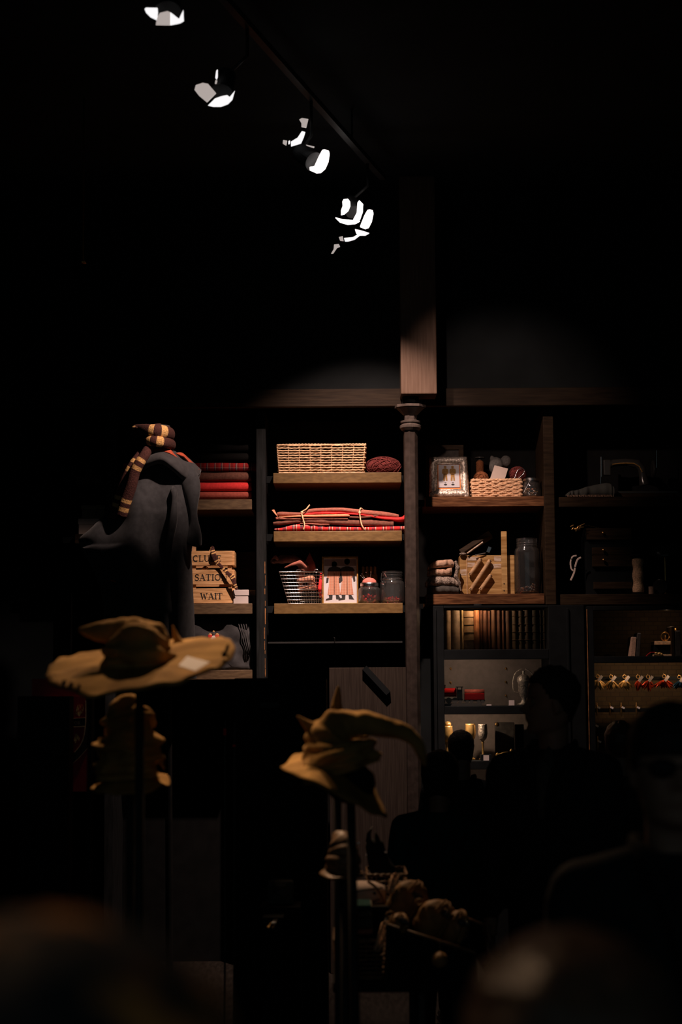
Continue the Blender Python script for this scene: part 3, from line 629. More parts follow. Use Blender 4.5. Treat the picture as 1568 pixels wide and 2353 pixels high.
for cx, hy, s_ in ((769, 1296, 1.0), (798.5, 1290.5, 1.05)):
    flat([(0, [(cx-20*s_, 1311), (cx-15, 1298), (cx+15, 1298), (cx+20*s_, 1311)]) if False else (1, disc(cx, hy, 6.3*s_, 6.5*s_)),
          (1, [(cx-16*s_, 1310), (cx-12*s_, 1304), (cx-3, 1301), (cx+3, 1301), (cx+13*s_, 1304), (cx+17*s_, 1310), (cx+14*s_, 1312), (cx-14*s_, 1312)]),
          (2, [(cx-14*s_, 1312), (cx-17*s_, 1325), (cx-12, 1328), (cx-13*s_, 1345), (cx-16*s_, 1364), (cx+14*s_, 1364), (cx+11, 1340), (cx+10, 1326), (cx+17*s_, 1322), (cx+15*s_, 1312)]),
          (3, [(cx-1, 1315), (cx+1, 1315), (cx+1.5, 1363), (cx-1.5, 1363)]),
          (1, [(cx-18*s_, 1326), (cx-13, 1327), (cx-14, 1336), (cx-19, 1338)]), (1, [(cx+12, 1322), (cx+18, 1322), (cx+19, 1333), (cx+15, 1335)]),
          (1, [(cx-13, 1364), (cx-4, 1364), (cx-5, 1374), (cx-20, 1376), (cx-19, 1373), (cx-12, 1371)]), (1, [(cx+3, 1364), (cx+9, 1364), (cx+14, 1372), (cx+16, 1375), (cx+4, 1374)]),
          (4, [(cx-6, 1312), (cx+6, 1312), (cx+5, 1320), (cx-5, 1320)])], pr, PM)
flat([(0, [(746, 1285), (819, 1285), (819, 1300), (746, 1300)])], pr, PM, 'sky_print')
# ---- jars
def jar(name, label, x, Y, z, r, h, neck=.72, lidm=None, clasp=False, nh=.22, cat='jar'):
    t = T(name, label, cat, (x, Y, z))
    pr_ = [(0, .002), (r*.85, .002), (r*.98, .010), (r, .022), (r, h*(1-nh)-.02), (r*.96, h*(1-nh)-.006), (r*neck, h*(1-nh)+.006), (r*neck, h*.985), (r*neck+.003, h), (r*neck-.002, h), (r*neck-.004, h*.98), (r*neck-.004, h*(1-nh)+.006), (r*.93, h*(1-nh)-.01), (r-.004, h*(1-nh)-.022), (r-.004, .022), (r*.8, .008), (0, .008)]
    MB().lathe([(a_, b_+z) for a_, b_ in pr_], (x, Y, 0), 40).build('glass_body', 'glass', t, smooth=True)
    if lidm:
        MB().lathe([(0, z+h*.99), (r*neck+.004, z+h*.99), (r*neck+.005, z+h*.97), (r*neck+.005, z+h*.86), (r*neck+.002, z+h*.86), (r*neck+.002, z+h*.975), (0, z+h*.975)], (x, Y, 0), 36).build('lid', lidm, t, smooth=False)
    return t
def fill(parent, name, m, x, Y, z, r, h, n, s, seed, mats=None, kind='stuff', heap=0):
    rnd = random.Random(seed); mb = MB()
    for i in range(n):
        q = r*math.sqrt(rnd.random()); g = rnd.random()*6.283
        zz = z+.010+rnd.random()*(h + heap*(q*math.cos(g)/r))
        mb.ell((x+q*math.cos(g), Y+q*math.sin(g), max(zz, z+.010)), (s*rnd.uniform(.6, 1.2), s*rnd.uniform(.6, 1.2), s*rnd.uniform(.4, .9)), (rnd.random()*3, rnd.random()*3, 0), 1, rnd.randrange(len(mats)) if mats else 0)
    o = mb.build(name, mats or m, None, smooth=True); o['kind'] = kind; return o
kk = mp(11.52)
xj = PZ(849.5, Z2c, 11.52).x; j = jar('pincushion_jar', 'small glass jar with pink pincushion lid right of the framed picture', xj, 11.52, Z2c, 25*kk, 62*kk*.78, .74)
hj = 62*kk*.78
MB().lathe([(0, Z2c+hj*.99), (20*kk, Z2c+hj*.99), (21*kk, Z2c+hj*.95), (21*kk, Z2c+hj*.83), (19*kk, Z2c+hj*.83), (19*kk, Z2c+hj*.97), (0, Z2c+hj*.97)], (xj, 11.52, 0), 36).build('lid', 'steel', j)
MB().ell((xj, 11.52, Z2c+hj*.99), (17.5*kk, 17.5*kk, 13*kk), nz=.05).build('pincushion', 'pink_pad', j, smooth=True)
m = MB()
for dx, dz in ((-.045, .055), (-.02, .065), (.01, .068), (-.055, .045)): m.tube([(xj+dx*.5, 11.51, Z2c+hj+.02), (xj+dx, 11.49, Z2c+hj+dz)], .0008, 4); m.ell((xj+dx, 11.49, Z2c+hj+dz), .003, sub=1)
m.build('pins', 'steel', j)
o = fill(None, 'red_beads', 'red_sweets', xj, 11.52, Z2c, 19*kk, .05, 80, .010, 5, ['red_sweets', 'red_sweets', 'burgundy_yarn']); tag(o, 'red beads filling the pincushion jar', 'beads')
xj = PZ(902, Z2c, 11.52).x; hj = 74*kk
j = jar('clasp_jar', 'glass jar with wire clasp and red pieces at right end of the lower oak shelf', xj, 11.52, Z2c, 28*kk, hj, .82, nh=.30)
m = MB(); 
for f in (.76, .88, .95): m.lathe([(24*kk, Z2c+hj*f-.003), (24*kk+.004, Z2c+hj*f), (24*kk, Z2c+hj*f+.003)], (xj, 11.52, 0), 36)
m.build('neck_rings', 'glass', j, smooth=True)
m = MB(); sx = xj-.055
m.tube([(sx-.012, 11.455, Z2c+hj*.93), (sx-.016, 11.45, Z2c+hj*.72), (sx-.005, 11.445, Z2c+hj*.62), (sx+.012, 11.445, Z2c+hj*.62), (sx+.02, 11.45, Z2c+hj*.8), (sx+.006, 11.455, Z2c+hj*.93)], .002, 5)
m.tube([(xj+22*kk*math.cos(g/20*6.283)*1.12, 11.52+22*kk*1.12*math.sin(g/20*6.283), Z2c+hj*.74) for g in range(21)], .0018, 5); m.build('wire_clasp', 'steel', j)
o = fill(None, 'red_wrapped_sweets', 'red_sweets', xj, 11.52, Z2c, 22*kk, .028, 45, .011, 6, ['red_sweets', 'red_sweets', 'pink_pad']); tag(o, 'red wrapped sweets in the bottom of the clasp jar', 'sweets')
m = MB()
for i in range(4):
    x_ = P(835+9*i, 1310, 11.68).x; m2 = MB().lathe([(0, Z2c), (.011, Z2c), (.011, Z2c+.12), (.016, Z2c+.13), (.016, Z2c+.19), (.009, Z2c+.2), (.009, Z2c+.24), (0, Z2c+.25)], (x_, 11.68, 0), 12).build('wooden_bobbin', 'print_ochre', smooth=False)
    tag(m2, ['leftmost dim bobbin behind the pincushion jar', 'second dim bobbin from the left behind the pincushion jar', 'third dim bobbin from the left behind the pincushion jar', 'rightmost dim bobbin behind the pincushion jar'][i], 'bobbin', 'bobbins behind the jars')

# ------------------------------------------------------------------ bay right of the column
# ornate silver frame, leaning back a little
def tilt_frame():
    Y0 = 11.455; c = PZ(1033, Z3a, Y0); w = 92*mp(Y0); h = 98*mp(Y0); bw = .045
    t = T('picture_frame', 'ornate silver frame with orange mount and two-figure print on the brown top shelf', 'picture frame', (c.x, Y0, Z3a))
    mb = MB()
    def seg(p, q, ip, iq):
        for s in range(1): pass
        A, B, Ci, D = [Vector(v) for v in (p, q, iq, ip)]; n1, n2 = 24, 5; rows = []
        for i in range(n1+1):
            u_ = i/n1; r = []
            for k_ in range(n2+1):
                v_ = k_/n2; pp = A.lerp(B, u_).lerp(D.lerp(Ci, u_), v_)
                bulge = .02*math.sin(math.pi*v_) + .006*noise.noise(Vector((pp.x*70, pp.z*70, 2)))
                r.append(pp - Vector((0, bulge, 0)))
            rows.append(r)
        mb.grid(rows)
    x0, x1, z0, z1 = c.x-w/2, c.x+w/2, Z3a, Z3a+h
    o = [(x0, Y0, z0), (x1, Y0, z0), (x1-.008, Y0+.02, z1), (x0+.008, Y0+.02, z1)]
    i_ = [(x0+bw, Y0-.004, z0+bw+.003), (x1-bw, Y0-.004, z0+bw+.003), (x1-bw-.004, Y0+.012, z1-bw), (x0+bw+.004, Y0+.012, z1-bw)]
    for k_ in range(4): seg(o[k_], o[(k_+1) % 4], i_[k_], i_[(k_+1) % 4])
    for (px_, pz_) in ((x0+.018, z0+.018), (x1-.018, z0+.018)):
        mb.ell((px_, Y0-.008, pz_), (.018, .010, .018), nz=.3, sc=60)
    f = mb.build('moulding', 'silver', t, smooth=True, solid=.004)
    g = MB()
    for k_ in range(4):
        A, B = Vector(i_[k_]), Vector(i_[(k_+1) % 4]); g.tube([A, B], .0065, 8)
    g.build('inner_slip', 'silver', t, smooth=True)
    MB().add([Vector(i_[0])+Vector((0, .004, 0)), Vector(i_[1])+Vector((0, .004, 0)), Vector(i_[2])+Vector((0, .004, 0)), Vector(i_[3])+Vector((0, .004, 0))], [[0, 1, 2, 3]]).build('mount', 'orange_mount', t, solid=.003)
    a_, b_ = x0+bw+.013, x1-bw-.013; za, zb_ = z0+bw+.020, z1-bw-.008
    yy = lambda z: Y0-.007+.016*(z-z0)/h
    p = MB().add([(a_, yy(za), za), (b_, yy(za), za), (b_-.002, yy(zb_), zb_), (a_+.002, yy(zb_), zb_)], [[0, 1, 2, 3]]).build('print', 'paper', t, solid=.001)
    W_ = b_-a_; H_ = zb_-za; mb = MB()
    for cx in (.33, .68):
        for mi, pts in ((1, disc(cx, .90, .07, .05)), (1, [(cx-.15, .62), (cx-.14, .8), (cx, .85), (cx+.14, .8), (cx+.15, .62), (cx+.05, .55), (cx-.05, .55)]), (1, [(cx-.09, .6), (cx-.1, .30), (cx-.02, .28), (cx, .5), (cx+.03, .28), (cx+.1, .3), (cx+.08, .6)]), (0, disc(cx, .12, .08, .035)), (0, disc(cx, .2, .05, .02))):
            mb.add([(a_+W_*x_, yy(za+H_*z_)-.0015, za+H_*z_) for x_, z_ in pts], [list(range(len(pts)))], mi)
    mb.build('figure_print', ['print_black', 'print_ochre'], p)
    rx = Matrix.Identity(3)
    return t
sf = tilt_frame(); sf.rotation_euler = (math.radians(-6), 0, math.radians(0))
dk = T('picture_frame', 'dim dark wooden frame standing behind the silver frame', 'picture frame', (PZ(1025, Z3a, 11.66).x, 11.66, Z3a)); x0, x1 = P(980, 1100, 11.66).x, P(1066, 1100, 11.66).x; zt = P(1020, 1023, 11.66).z
m = MB().span((x0, 11.65, Z3a), (x0+.03, 11.67, zt)).span((x1-.03, 11.65, Z3a), (x1, 11.67, zt)).span((x0+.03, 11.65, zt-.03), (x1-.03, 11.67, zt)).span((x0+.03, 11.65, Z3a), (x1-.03, 11.67, Z3a+.03)); m.build('frame', 'dark_oak', dk); MB().span((x0+.03, 11.66, Z3a+.03), (x1-.03, 11.668, zt-.03)).build('picture', 'charcoal_cloth', dk)
basket_weave('rope_basket', 'rectangular twisted rope basket with yarns and card on the brown top shelf', 'basket', 1085, 1199, 1101.5, Z3a, 11.47, .2, 'rope', 9, 12, .002, .0062, chunky=True)
yarn(P(1106, 1098, 11.54)+Vector((0, 0, -.01)), (18*mp(11.54), .05, 18*mp(11.54)), 'brown_yarn', label='brown yarn ball at left in the rope basket', seed=8)
yarn(P(1190, 1090, 11.55), (20*mp(11.54), .05, 18*mp(11.54)), 'burgundy_yarn', label='dark burgundy yarn ball at right in the rope basket', seed=9)
sp_ = T('thread_spool', 'tall spool of brown thread standing behind the rope basket', 'spool', (PZ(1105, Z3a, 11.7).x, 11.72, Z3a)); cx = sp_.location.x; zt = P(1105, 1051, 11.72).z
MB().lathe([(0, Z3a), (.04, Z3a), (.04, Z3a+.006), (.012, Z3a+.008), (.012, zt-.008), (.034, zt-.006), (.034, zt), (0, zt)], (cx, 11.72, 0), 24).build('spool', 'machine_black', sp_, smooth=False)
MB().lathe([(.012, Z3a+.02), (.028, Z3a+.03)]+[(.024+.0015*(i % 2), Z3a+.03+(zt-Z3a-.06)*i/30) for i in range(31)]+[(.012, zt-.02)], (cx, 11.72, 0), 20).build('thread', 'brown_yarn', sp_, smooth=True)
o = MB().add([P(1126, 1102, 11.5), P(1137, 1069, 11.5), P(1168, 1077, 11.5), P(1160, 1103, 11.5)], [[0, 1, 2, 3]]).build('blank_card', 'pale_card', solid=.002); tag(o, 'blank pale card tilted upright in the rope basket', 'card')
gk = fused(MB().ell(P(1140, 1070, 11.62), (.05, .04, .06), nz=.3).ell(P(1131, 1055, 11.62), (.015, .02, .025)).ell(P(1163, 1060, 11.64), (.036, .03, .04)), .008, 2).build('grey_knit', 'grey_cloth', smooth=True); tag(gk, 'dim grey knitted cloth heaped behind the blank card', 'cloth')
ci = MB(); e = [P(x, y, 11.49) for x, y in ((1182, 1101), (1186, 1090), (1191, 1080), (1200, 1076), (1206, 1080), (1204, 1088), (1198, 1094), (1191, 1100))]
ci.tube([Vector(q) for q in crom([tuple(x) for x in e], 4)], .0022, 6).tube([P(1182, 1101, 11.49), P(1186, 1098, 11.485)], .005, 6)
tag(ci.build('scissors', 'steel', smooth=True), 'silver scissor handles sticking out of the rope basket', 'scissors')
xj = PZ(1222, Z3a, 11.50).x; kk = mp(11.5)
j = jar('button_jar', 'small round glass jar with metal lid at right end of the brown top shelf', xj, 11.50, Z3a, 22*kk, 45*kk, .78, 'steel', nh=.26)
m = MB(); m.tube([(xj-.02, 11.47, Z3a+.10), (xj+.01, 11.46, Z3a+.08), (xj+.015, 11.45, Z3a+.02), (xj-.03, 11.455, Z3a+.012), (xj-.052, 11.46, Z3a+.03), (xj-.02, 11.46, Z3a+.09)], .0015, 5); m.build('wire_bail', 'steel', j)
o = fill(None, 'small_fasteners', 'brass', xj, 11.50, Z3a, 14*kk, .05, 40, .007, 11, ['brass', 'steel', 'print_brown']); tag(o, 'jumbled metal fasteners inside the small round jar', 'fasteners')
# ---- lower brown shelf
def fpile(label, m, pts, Y, d, seed): 
    o = slab(pts, Y, d, wob=.008, seed=seed).build('folded_fabric', m, smooth=True); tag(o, label, 'folded fabric', 'folded fabrics at the left of the lower brown shelf'); return o
fpile('charcoal folded fabric, bottom of the pile left of the pine box', 'charcoal_cloth', [(985, 1346, 1363.5), (1000, 1346, 1363.5), (1030, 1345, 1363.5), (1055, 1349, 1363.5)], 11.45, .25, 1)
fpile('flecked tweed folded fabric in the pile left of the pine box', 'tweed_cloth', [(981, 1334, 1344), (990, 1325, 1346), (1015, 1324, 1346), (1040, 1326, 1346), (1050, 1333, 1347), (1054, 1340, 1347)], 11.45, .25, 2)
fpile('beige patterned folded fabric second from top of the pile', 'beige_cloth', [(985, 1311, 1320), (1000, 1308, 1322), (1020, 1307, 1322), (1039, 1304, 1320)], 11.46, .22, 3)
fpile('smooth beige folded fabric on top of the pile', 'beige_cloth', [(985, 1301, 1306), (1000, 1289, 1305), (1020, 1286, 1303), (1038, 1285, 1301), (1044, 1292, 1301)], 11.46, .22, 4)
scrap('frayed tweed scrap hanging between the fabric pile and the pine box', 'tweed_cloth', [(1048, 1292, .03), (1052, 1305, .03), (1048, 1325, .03), (1056, 1340, .04), (1059, 1357, .05)], 11.46, [.010, .014, .014, .012, .010], 14)
# pine box with slanted wooden rods on its face
Yx = 11.55; xa, xb = PZ(1058, Z3b, Yx).x, PZ(1184, Z3b, Yx).x; zt = P(1115, 1276, Yx).z
pb = T('pine_box', 'pine box with faded white bands and slanted wooden rods on its front', 'box', ((xa+xb)/2, Yx+.1, Z3b))
MB().span((xa, Yx, Z3b), (xb, Yx+.2, zt)).build('box_body', 'panel_pine', pb, bevel=.004)
m = MB()
for x0, x1, y0, y1 in ((1074, 1100, 1280, 1288), (1074, 1092, 1293, 1303), (1136, 1152, 1278, 1290), (1128, 1152, 1296, 1306), (1058, 1072, 1308, 1322)):
    MB().span((P(x0, y0, Yx).x, Yx-.0012, P(x0, y1, Yx).z), (P(x1, y0, Yx).x, Yx, P(x0, y0, Yx).z)).build('faded_band', 'faded_paint', pb)
for (p, q) in (((1106, 1284), (1080, 1321)), ((1127, 1287), (1082, 1356)), ((1129, 1321), (1104, 1356))):
    r_ = T_ = None; A, B = P(*p, Yx-.022), P(*q, Yx-.022)
    rr = MB().tube([A, A.lerp(B, .5), B], .0125, 12).build('wooden_rod', 'pale_pine', pb, smooth=False, bevel=.002)
    MB().tube([A+Vector((-.001, -.013, -.004)), A+Vector((-.001, .006, -.004))], .0035, 8).tube([B+Vector((0, -.013, .008)), B+Vector((0, .006, .008))], .0035, 8).build('bolt_hole', 'ink', rr)
    MB().tube([A+Vector((0, 0, -.01)), A+Vector((0, .022, -.01))], .004, 6).tube([B+Vector((0, 0, .01)), B+Vector((0, .022, .01))], .004, 6).build('mounting_peg', 'pale_pine', rr)
m = MB().span((P(1072, 1300, Yx).x, Yx-.004, Z3b+.002), (P(1074.5, 1300, Yx).x, Yx, zt)).build('edge_strip', 'pale_pine', pb)
vs_ = MB().span((P(1153, 1300, 11.52).x, 11.515, Z3b), (P(1166, 1300, 11.52).x, 11.53, P(1158, 1221, 11.52).z)).build('wooden_ruler', 'panel_pine', bevel=.002); tag(vs_, 'tall upright wooden ruler strip in front of the pine box', 'ruler')
MB().tube([P(1159, 1341, 11.513), P(1159, 1341, 11.52)], .004, 8).tube([P(1159, 1357, 11.513), P(1159, 1357, 11.52)], .004, 8).build('screw_hole', 'ink', vs_)
# hand plane leaning on top
A, B = P(1060, 1272, 11.56), P(1128, 1228, 11.60)
pl = T('wood_plane', 'worn wooden tool leaning diagonally on top of the pine box', 'tool', (A.x, A.y, zt))
MB().tube([A, B], .028, 4, flat=.8).build('plane_body', 'dark_oak', pl, bevel=.003)
MB().tube([P(1074, 1272, 11.53), P(1110, 1246, 11.55)], .006, 6).build('pale_edge', 'faded_paint', pl)
MB().ell(P(1064, 1273, 11.535), (.02, .012, .008), nz=.3).build('toe_plate', 'tweed_cloth', pl, smooth=True)
MB().tube([P(1092, 1276, 11.53), P(1116, 1271, 11.54)], .004, 6).box(P(1124, 1263, 11.55), (.02, .012, .035), (0, .4, 0)).build('blade', 'steel', pl)
xj = PZ(1213, Z3b, 11.50).x
j = jar('glass_jar', 'tall clear glass jar with a layer of buttons on the lower brown shelf', xj, 11.50, Z3b, 28.5*kk, 128*kk, .83, nh=.175)
m = MB()
for f in (.87, .915, .96): m.lathe([(23.5*kk, Z3b+128*kk*f-.005), (23.5*kk+.004, Z3b+128*kk*f), (23.5*kk, Z3b+128*kk*f+.005)], (xj, 11.5, 0), 40)
m.build('neck_rings', 'glass', j, smooth=True)
o = fill(None, 'mixed_buttons', 'white_card', xj, 11.50, Z3b, 23*kk, .042, 110, .0095, 12, ['white_card', 'pale_card', 'peach_felt', 'grey_patch', 'beige_cloth', 'brick_felt'], heap=.02); tag(o, 'mixed pale buttons lying in the bottom of the tall glass jar', 'buttons')
# ------------------------------------------------------------------ dim bay at the far right
sm = T('sewing_machine', 'black antique sewing machine with gilt decoration on the dim top right shelf', 'sewing machine', (PZ(1470, Z4a, 11.6).x, 11.6, Z4a))
Ys = 11.58; S = lambda px, py, d=0: P(px, py, Ys+d)
MB().span((S(1385, 0).x, Ys-.06, Z4a), (S(1540, 0).x, Ys+.14, Z4a+.035)).build('wooden_base', 'dark_oak', sm, bevel=.005)
MB().span((S(1395, 0).x, Ys-.045, Z4a+.035), (S(1530, 0).x, Ys+.12, Z4a+.05)).build('bed', 'machine_black', sm, bevel=.004)
m = MB(); m.tube([S(1482, 1116, .03), S(1478, 1095, .03), S(1476, 1078, .03), S(1466, 1066, .03), S(1440, 1062, .03), S(1412, 1064, .03), S(1400, 1067, .03)], [.035, .026, .026, .03, .024, .024, .026], 14)
m.box(S(1395, 1075, .03), (.045, .05, .10)); fused(m, .006, 3).build('arm', 'machine_black', sm, smooth=True)
MB().lathe([(0, -.01), (.05, -.01), (.056, -.005), (.056, .005), (.05, .01), (0, .01)], S(1502, 1078, .03), 28, (1, 0, 0)).build('hand_wheel', 'machine_black', sm, smooth=False, bevel=.002)
MB().tube([S(1408, 1067, 0), S(1422, 1065, 0), S(1440, 1064, 0), S(1458, 1065, -.001), S(1470, 1072, -.001), S(1477, 1085, 0)], .004, 6).build('gilt_scroll', 'gilt_frame', sm)
MB().tube([S(1382, 1050, .03), S(1382, 1096, .03)], .007, 10).tube([S(1381, 1096, .03), S(1381, 1112, .03)], .0025, 6).build('needle_bar', 'steel', sm)
MB().tube([S(1509, 1035, .03), S(1509, 1075, .03)], .003, 6).build('spool_pin', 'steel', sm)
o = slab([(1303, 1134, 1139.5), (1312, 1128, 1139.5), (1330, 1124, 1139.5), (1360, 1115, 1139.5), (1400, 1108, 1139.5), (1412, 1118, 1139.5)], 11.44, .1, wob=.012, seed=3).build('cloth', 'grey_patch', smooth=True); tag(o, 'grey cloth laid under the needle of the sewing machine', 'cloth')
m = MB()
for i in range(40): m.tube([P(1304+i*2.7, 1137, 11.437), P(1304.5+i*2.7+random.random(), 1141.5, 11.432)], .0012, 4)
m.build('fringe', 'beige_cloth', o)
# little chest of drawers
ch = T('drawer_chest', 'small dark chest with three knobbed drawers on the dim lower right shelf', 'chest of drawers', (PZ(1375, Z4b, 11.6).x, 11.6, Z4b))
Yd = 11.52; D = lambda px, py, y=Yd: P(px, py, y)
a, b = D(1322, 0).x, D(1430, 0).x
MB().span((a, Yd+.005, Z4b), (b, Yd+.2, D(0, 1222).z)).build('carcase', 'black_paint', ch, bevel=.003)
for y0, y1, x0 in ((1223, 1249, 1324), (1267, 1284, 1336), (1285, 1311, 1336), (1346, 1362, 1338)):
    d = MB().span((D(x0, 0).x, Yd-.018, D(0, y1).z), (D(1424, 0).x, Yd+.005, D(0, y0).z)).build('drawer', 'dark_oak', ch, bevel=.002)
    kx, kz = D(1360, 0).x, D(0, (y0+y1)/2-2).z
    if y0 < 1340: MB().tube([(kx, Yd-.03, kz), (kx, Yd-.018, kz)], .004, 8).ell((kx, Yd-.034, kz), .010).build('knob', 'brass', d, smooth=True)
rb = ribbon([P(1326, 1277, 11.46), P(1317, 1279, 11.46), P(1312, 1290, 11.46), P(1313, 1305, 11.46), P(1318, 1312, 11.46)], .010, mats=('pale_card', 'grey_patch'), per=30, on=(9,), nm='measuring_tape'); tag(rb, 'pale measuring tape loop, left strand hanging from the small chest', 'tape')
rb = ribbon([P(1336, 1281, 11.46), P(1328, 1286, 11.46), P(1323, 1300, 11.46), P(1320, 1316, 11.46), P(1312, 1334, 11.46)], .012, mats=('pale_card', 'grey_patch'), per=40, on=(13,), nm='measuring_tape'); tag(rb, 'pale measuring tape, right longer strand hanging from the small chest', 'tape')
m = MB()
for p, q in (((1311, 1210), (1320, 1206)), ((1314, 1218), (1319, 1212)), ((1324, 1222), (1330, 1208)), ((1330, 1210), (1345, 1203)), ((1334, 1212), (1343, 1211))): m.tube([P(*p, 11.47), P(*q, 11.47)], .004, 6)
m.tube([P(1330, 1212, 11.48), P(1350, 1207, 11.5), P(1385, 1215, 11.52)], .0025, 6).ell(P(1326, 1216, 11.48), (.03, .015, .012))
o = fused(m, .003, 1).build('pin_brooch', 'brass', smooth=True); tag(o, 'gleaming metal brooch resting on top of the small chest', 'brooch')
sp_ = T('twine_spool', 'upright spool of beige twine on the dim lower right shelf', 'spool', (PZ(1468, Z4b, 11.5).x, 11.5, Z4b)); cx = sp_.location.x; z0, z1 = Z4b, P(1468, 1275, 11.5).z
MB().lathe([(0, z0), (.05, z0), (.05, z0+.006), (.012, z0+.008), (.012, z1-.008), (.05, z1-.006), (.05, z1), (0, z1)], (cx, 11.5, 0), 28).build('spool', 'black_metal', sp_)
MB().lathe([(.012, z0+.012)]+[(.032+.003*(i % 2)+.003*math.sin(i*.35), z0+.014+(z1-z0-.04)*i/44) for i in range(45)]+[(.012, z1-.02)], (cx, 11.5, 0), 24).build('twine', 'rope', sp_, smooth=True)
dm = T('brass_scale_dome', 'dark polished brass dome lamp shade on the dim lower right shelf', 'lamp', (PZ(1530, Z4b, 11.6).x, 11.6, Z4b)); cx = dm.location.x; zd = P(1530, 1283, 11.6).z
MB().lathe([(.125*math.cos(g*math.pi/24), zd+.105*math.sin(g*math.pi/24)) for g in range(13)], (cx, 11.6, 0), 40).build('dome', 'machine_black', dm, smooth=True, solid=.003)
MB().tube([(cx, 11.6, Z4b), (cx, 11.6, zd+.1)], .008, 10).build('stem', 'brass', dm); MB().lathe([(0, Z4b), (.06, Z4b), (.06, Z4b+.008), (.01, Z4b+.015)], (cx, 11.6, 0), 28).build('foot', 'brass', dm)
o = MB().lathe([(0, -.01), (.045, -.01), (.05, 0), (.045, .01), (0, .01)], (P(1518, 1335, 11.5).x, 11.5, Z4b+.05), 28, (.5, 1, 0)).build('tape_reel', 'machine_black', smooth=False, bevel=.002); tag(o, 'dark round reel standing right of the twine spool', 'reel')
o = MB().lathe([(0, 0), (.018, 0), (.018, .05), (0, .05)], (PZ(1498, Z4b, 11.48).x, 11.48, Z4b), 16).build('cork_stopper', 'beige_cloth'); tag(o, 'small cork coloured cylinder between twine spool and dark reel', 'stopper')
# dim pin and wire things at far left top shelf
m = MB()
for i in range(7): m.tube([P(184+i*5, 1088, 11.5), P(188+i*7, 1055+4*(i % 3), 11.52), P(200+i*5, 1050-3*i, 11.55)], .004, 5)
m.ell(P(205, 1082, 11.52), (.06, .04, .02), nz=.3)
o = fused(m, .005, 1).build('dark_sprig', 'black_metal', smooth=True); tag(o, 'dark metal sprig ornament on the highest shelf at far left', 'ornament')

# ------------------------------------------------------------------ display cabinet under the right shelves
YK = 11.34; KB = 11.78
K = lambda px, py, y=YK: P(px, py, y)
zk = lambda py: K(1150, py).z
kx0, kx1 = K(984, 1500).x, K(1352, 1500).x
cab = T('display_cabinet', 'black glazed display cabinet with a row of old books and grey lit niches', 'cabinet', ((kx0+kx1)/2, 11.6, 0))
xl, xr = K(1021, 1500).x, K(1262, 1500).x
ztop = min(zk(1391), Z3b-.075)
def kbox(nm, x0, x1, z0, z1, y0=YK, y1=KB, m='black_paint', bev=.003, par=None): return MB().span((x0, y0, z0), (x1, y1, z1)).build(nm, m, par or cab, bevel=bev)
kbox('side_panel', kx0+.035, xl, 0, ztop); kbox('side_panel', xr, kx1-.02, 0, ztop)
kbox('moulding', K(1303, 1500).x, K(1309, 1500).x, .2, ztop-.02, YK-.012, YK); kbox('moulding', K(1000, 1500).x, K(1004, 1500).x, .2, ztop-.02, YK-.012, YK)
kbox('top_rail', xl, xr, zk(1397), ztop, YK, YK+.03); kbox('top_board', xl, xr, ztop-.012, ztop, YK+.03)
kbox('shelf', xl, xr, zk(1492)-.014, zk(1492), YK+.02); kbox('shelf_lip', xl, xr, zk(1515), zk(1492), YK, YK+.02); kbox('shelf', xl, xr, zk(1622)-.012, zk(1622), YK+.02); kbox('shelf_lip', xl, xr, zk(1641), zk(1622), YK, YK+.02); kbox('shelf', xl, xr, zk(1768), zk(1748)); kbox('shelf', xl, xr, zk(1826), zk(1811), m='pale_card')
kbox('lower_panel', xl, xr, 0.08, zk(1826))
kbox('back_panel', xl-.02, xr+.02, .08, ztop, KB, KB+.02, 'grey_panel')
# books
bx = [(110, 151), (154, 208), (210, 229), (232, 291), (294, 326), (329, 347), (349, 376), (379, 397), (399, 431), (434, 461), (464, 482), (484, 521), (526, 561), (564, 598), (600, 641), (647, 691), (694, 706), (707, 745)]
bc = [(.30, .2, .12), (.28, .2, .13), (.42, .29, .13), (.3, .19, .1), (.42, .17, .07), (.12, .05, .03), (.14, .06, .035), (.12, .05, .03), (.14, .07, .04), (.1, .045, .03), (.11, .05, .03), (.1, .05, .03), (.09, .06, .035), (.08, .055, .035), (.07, .05, .035), (.035, .03, .022), (.03, .025, .02), (.04, .032, .022)]
desc = ['pale brown', 'wide tan', 'narrow straw coloured', 'wide mid brown ruled', 'orange brown', 'thin maroon', 'dark russet', 'thin russet', 'russet worn', 'dark maroon', 'slim maroon', 'dark reddish', 'ribbed umber', 'ribbed dark umber', 'wide ribbed umber', 'near black ribbed', 'very thin black', 'rightmost black']
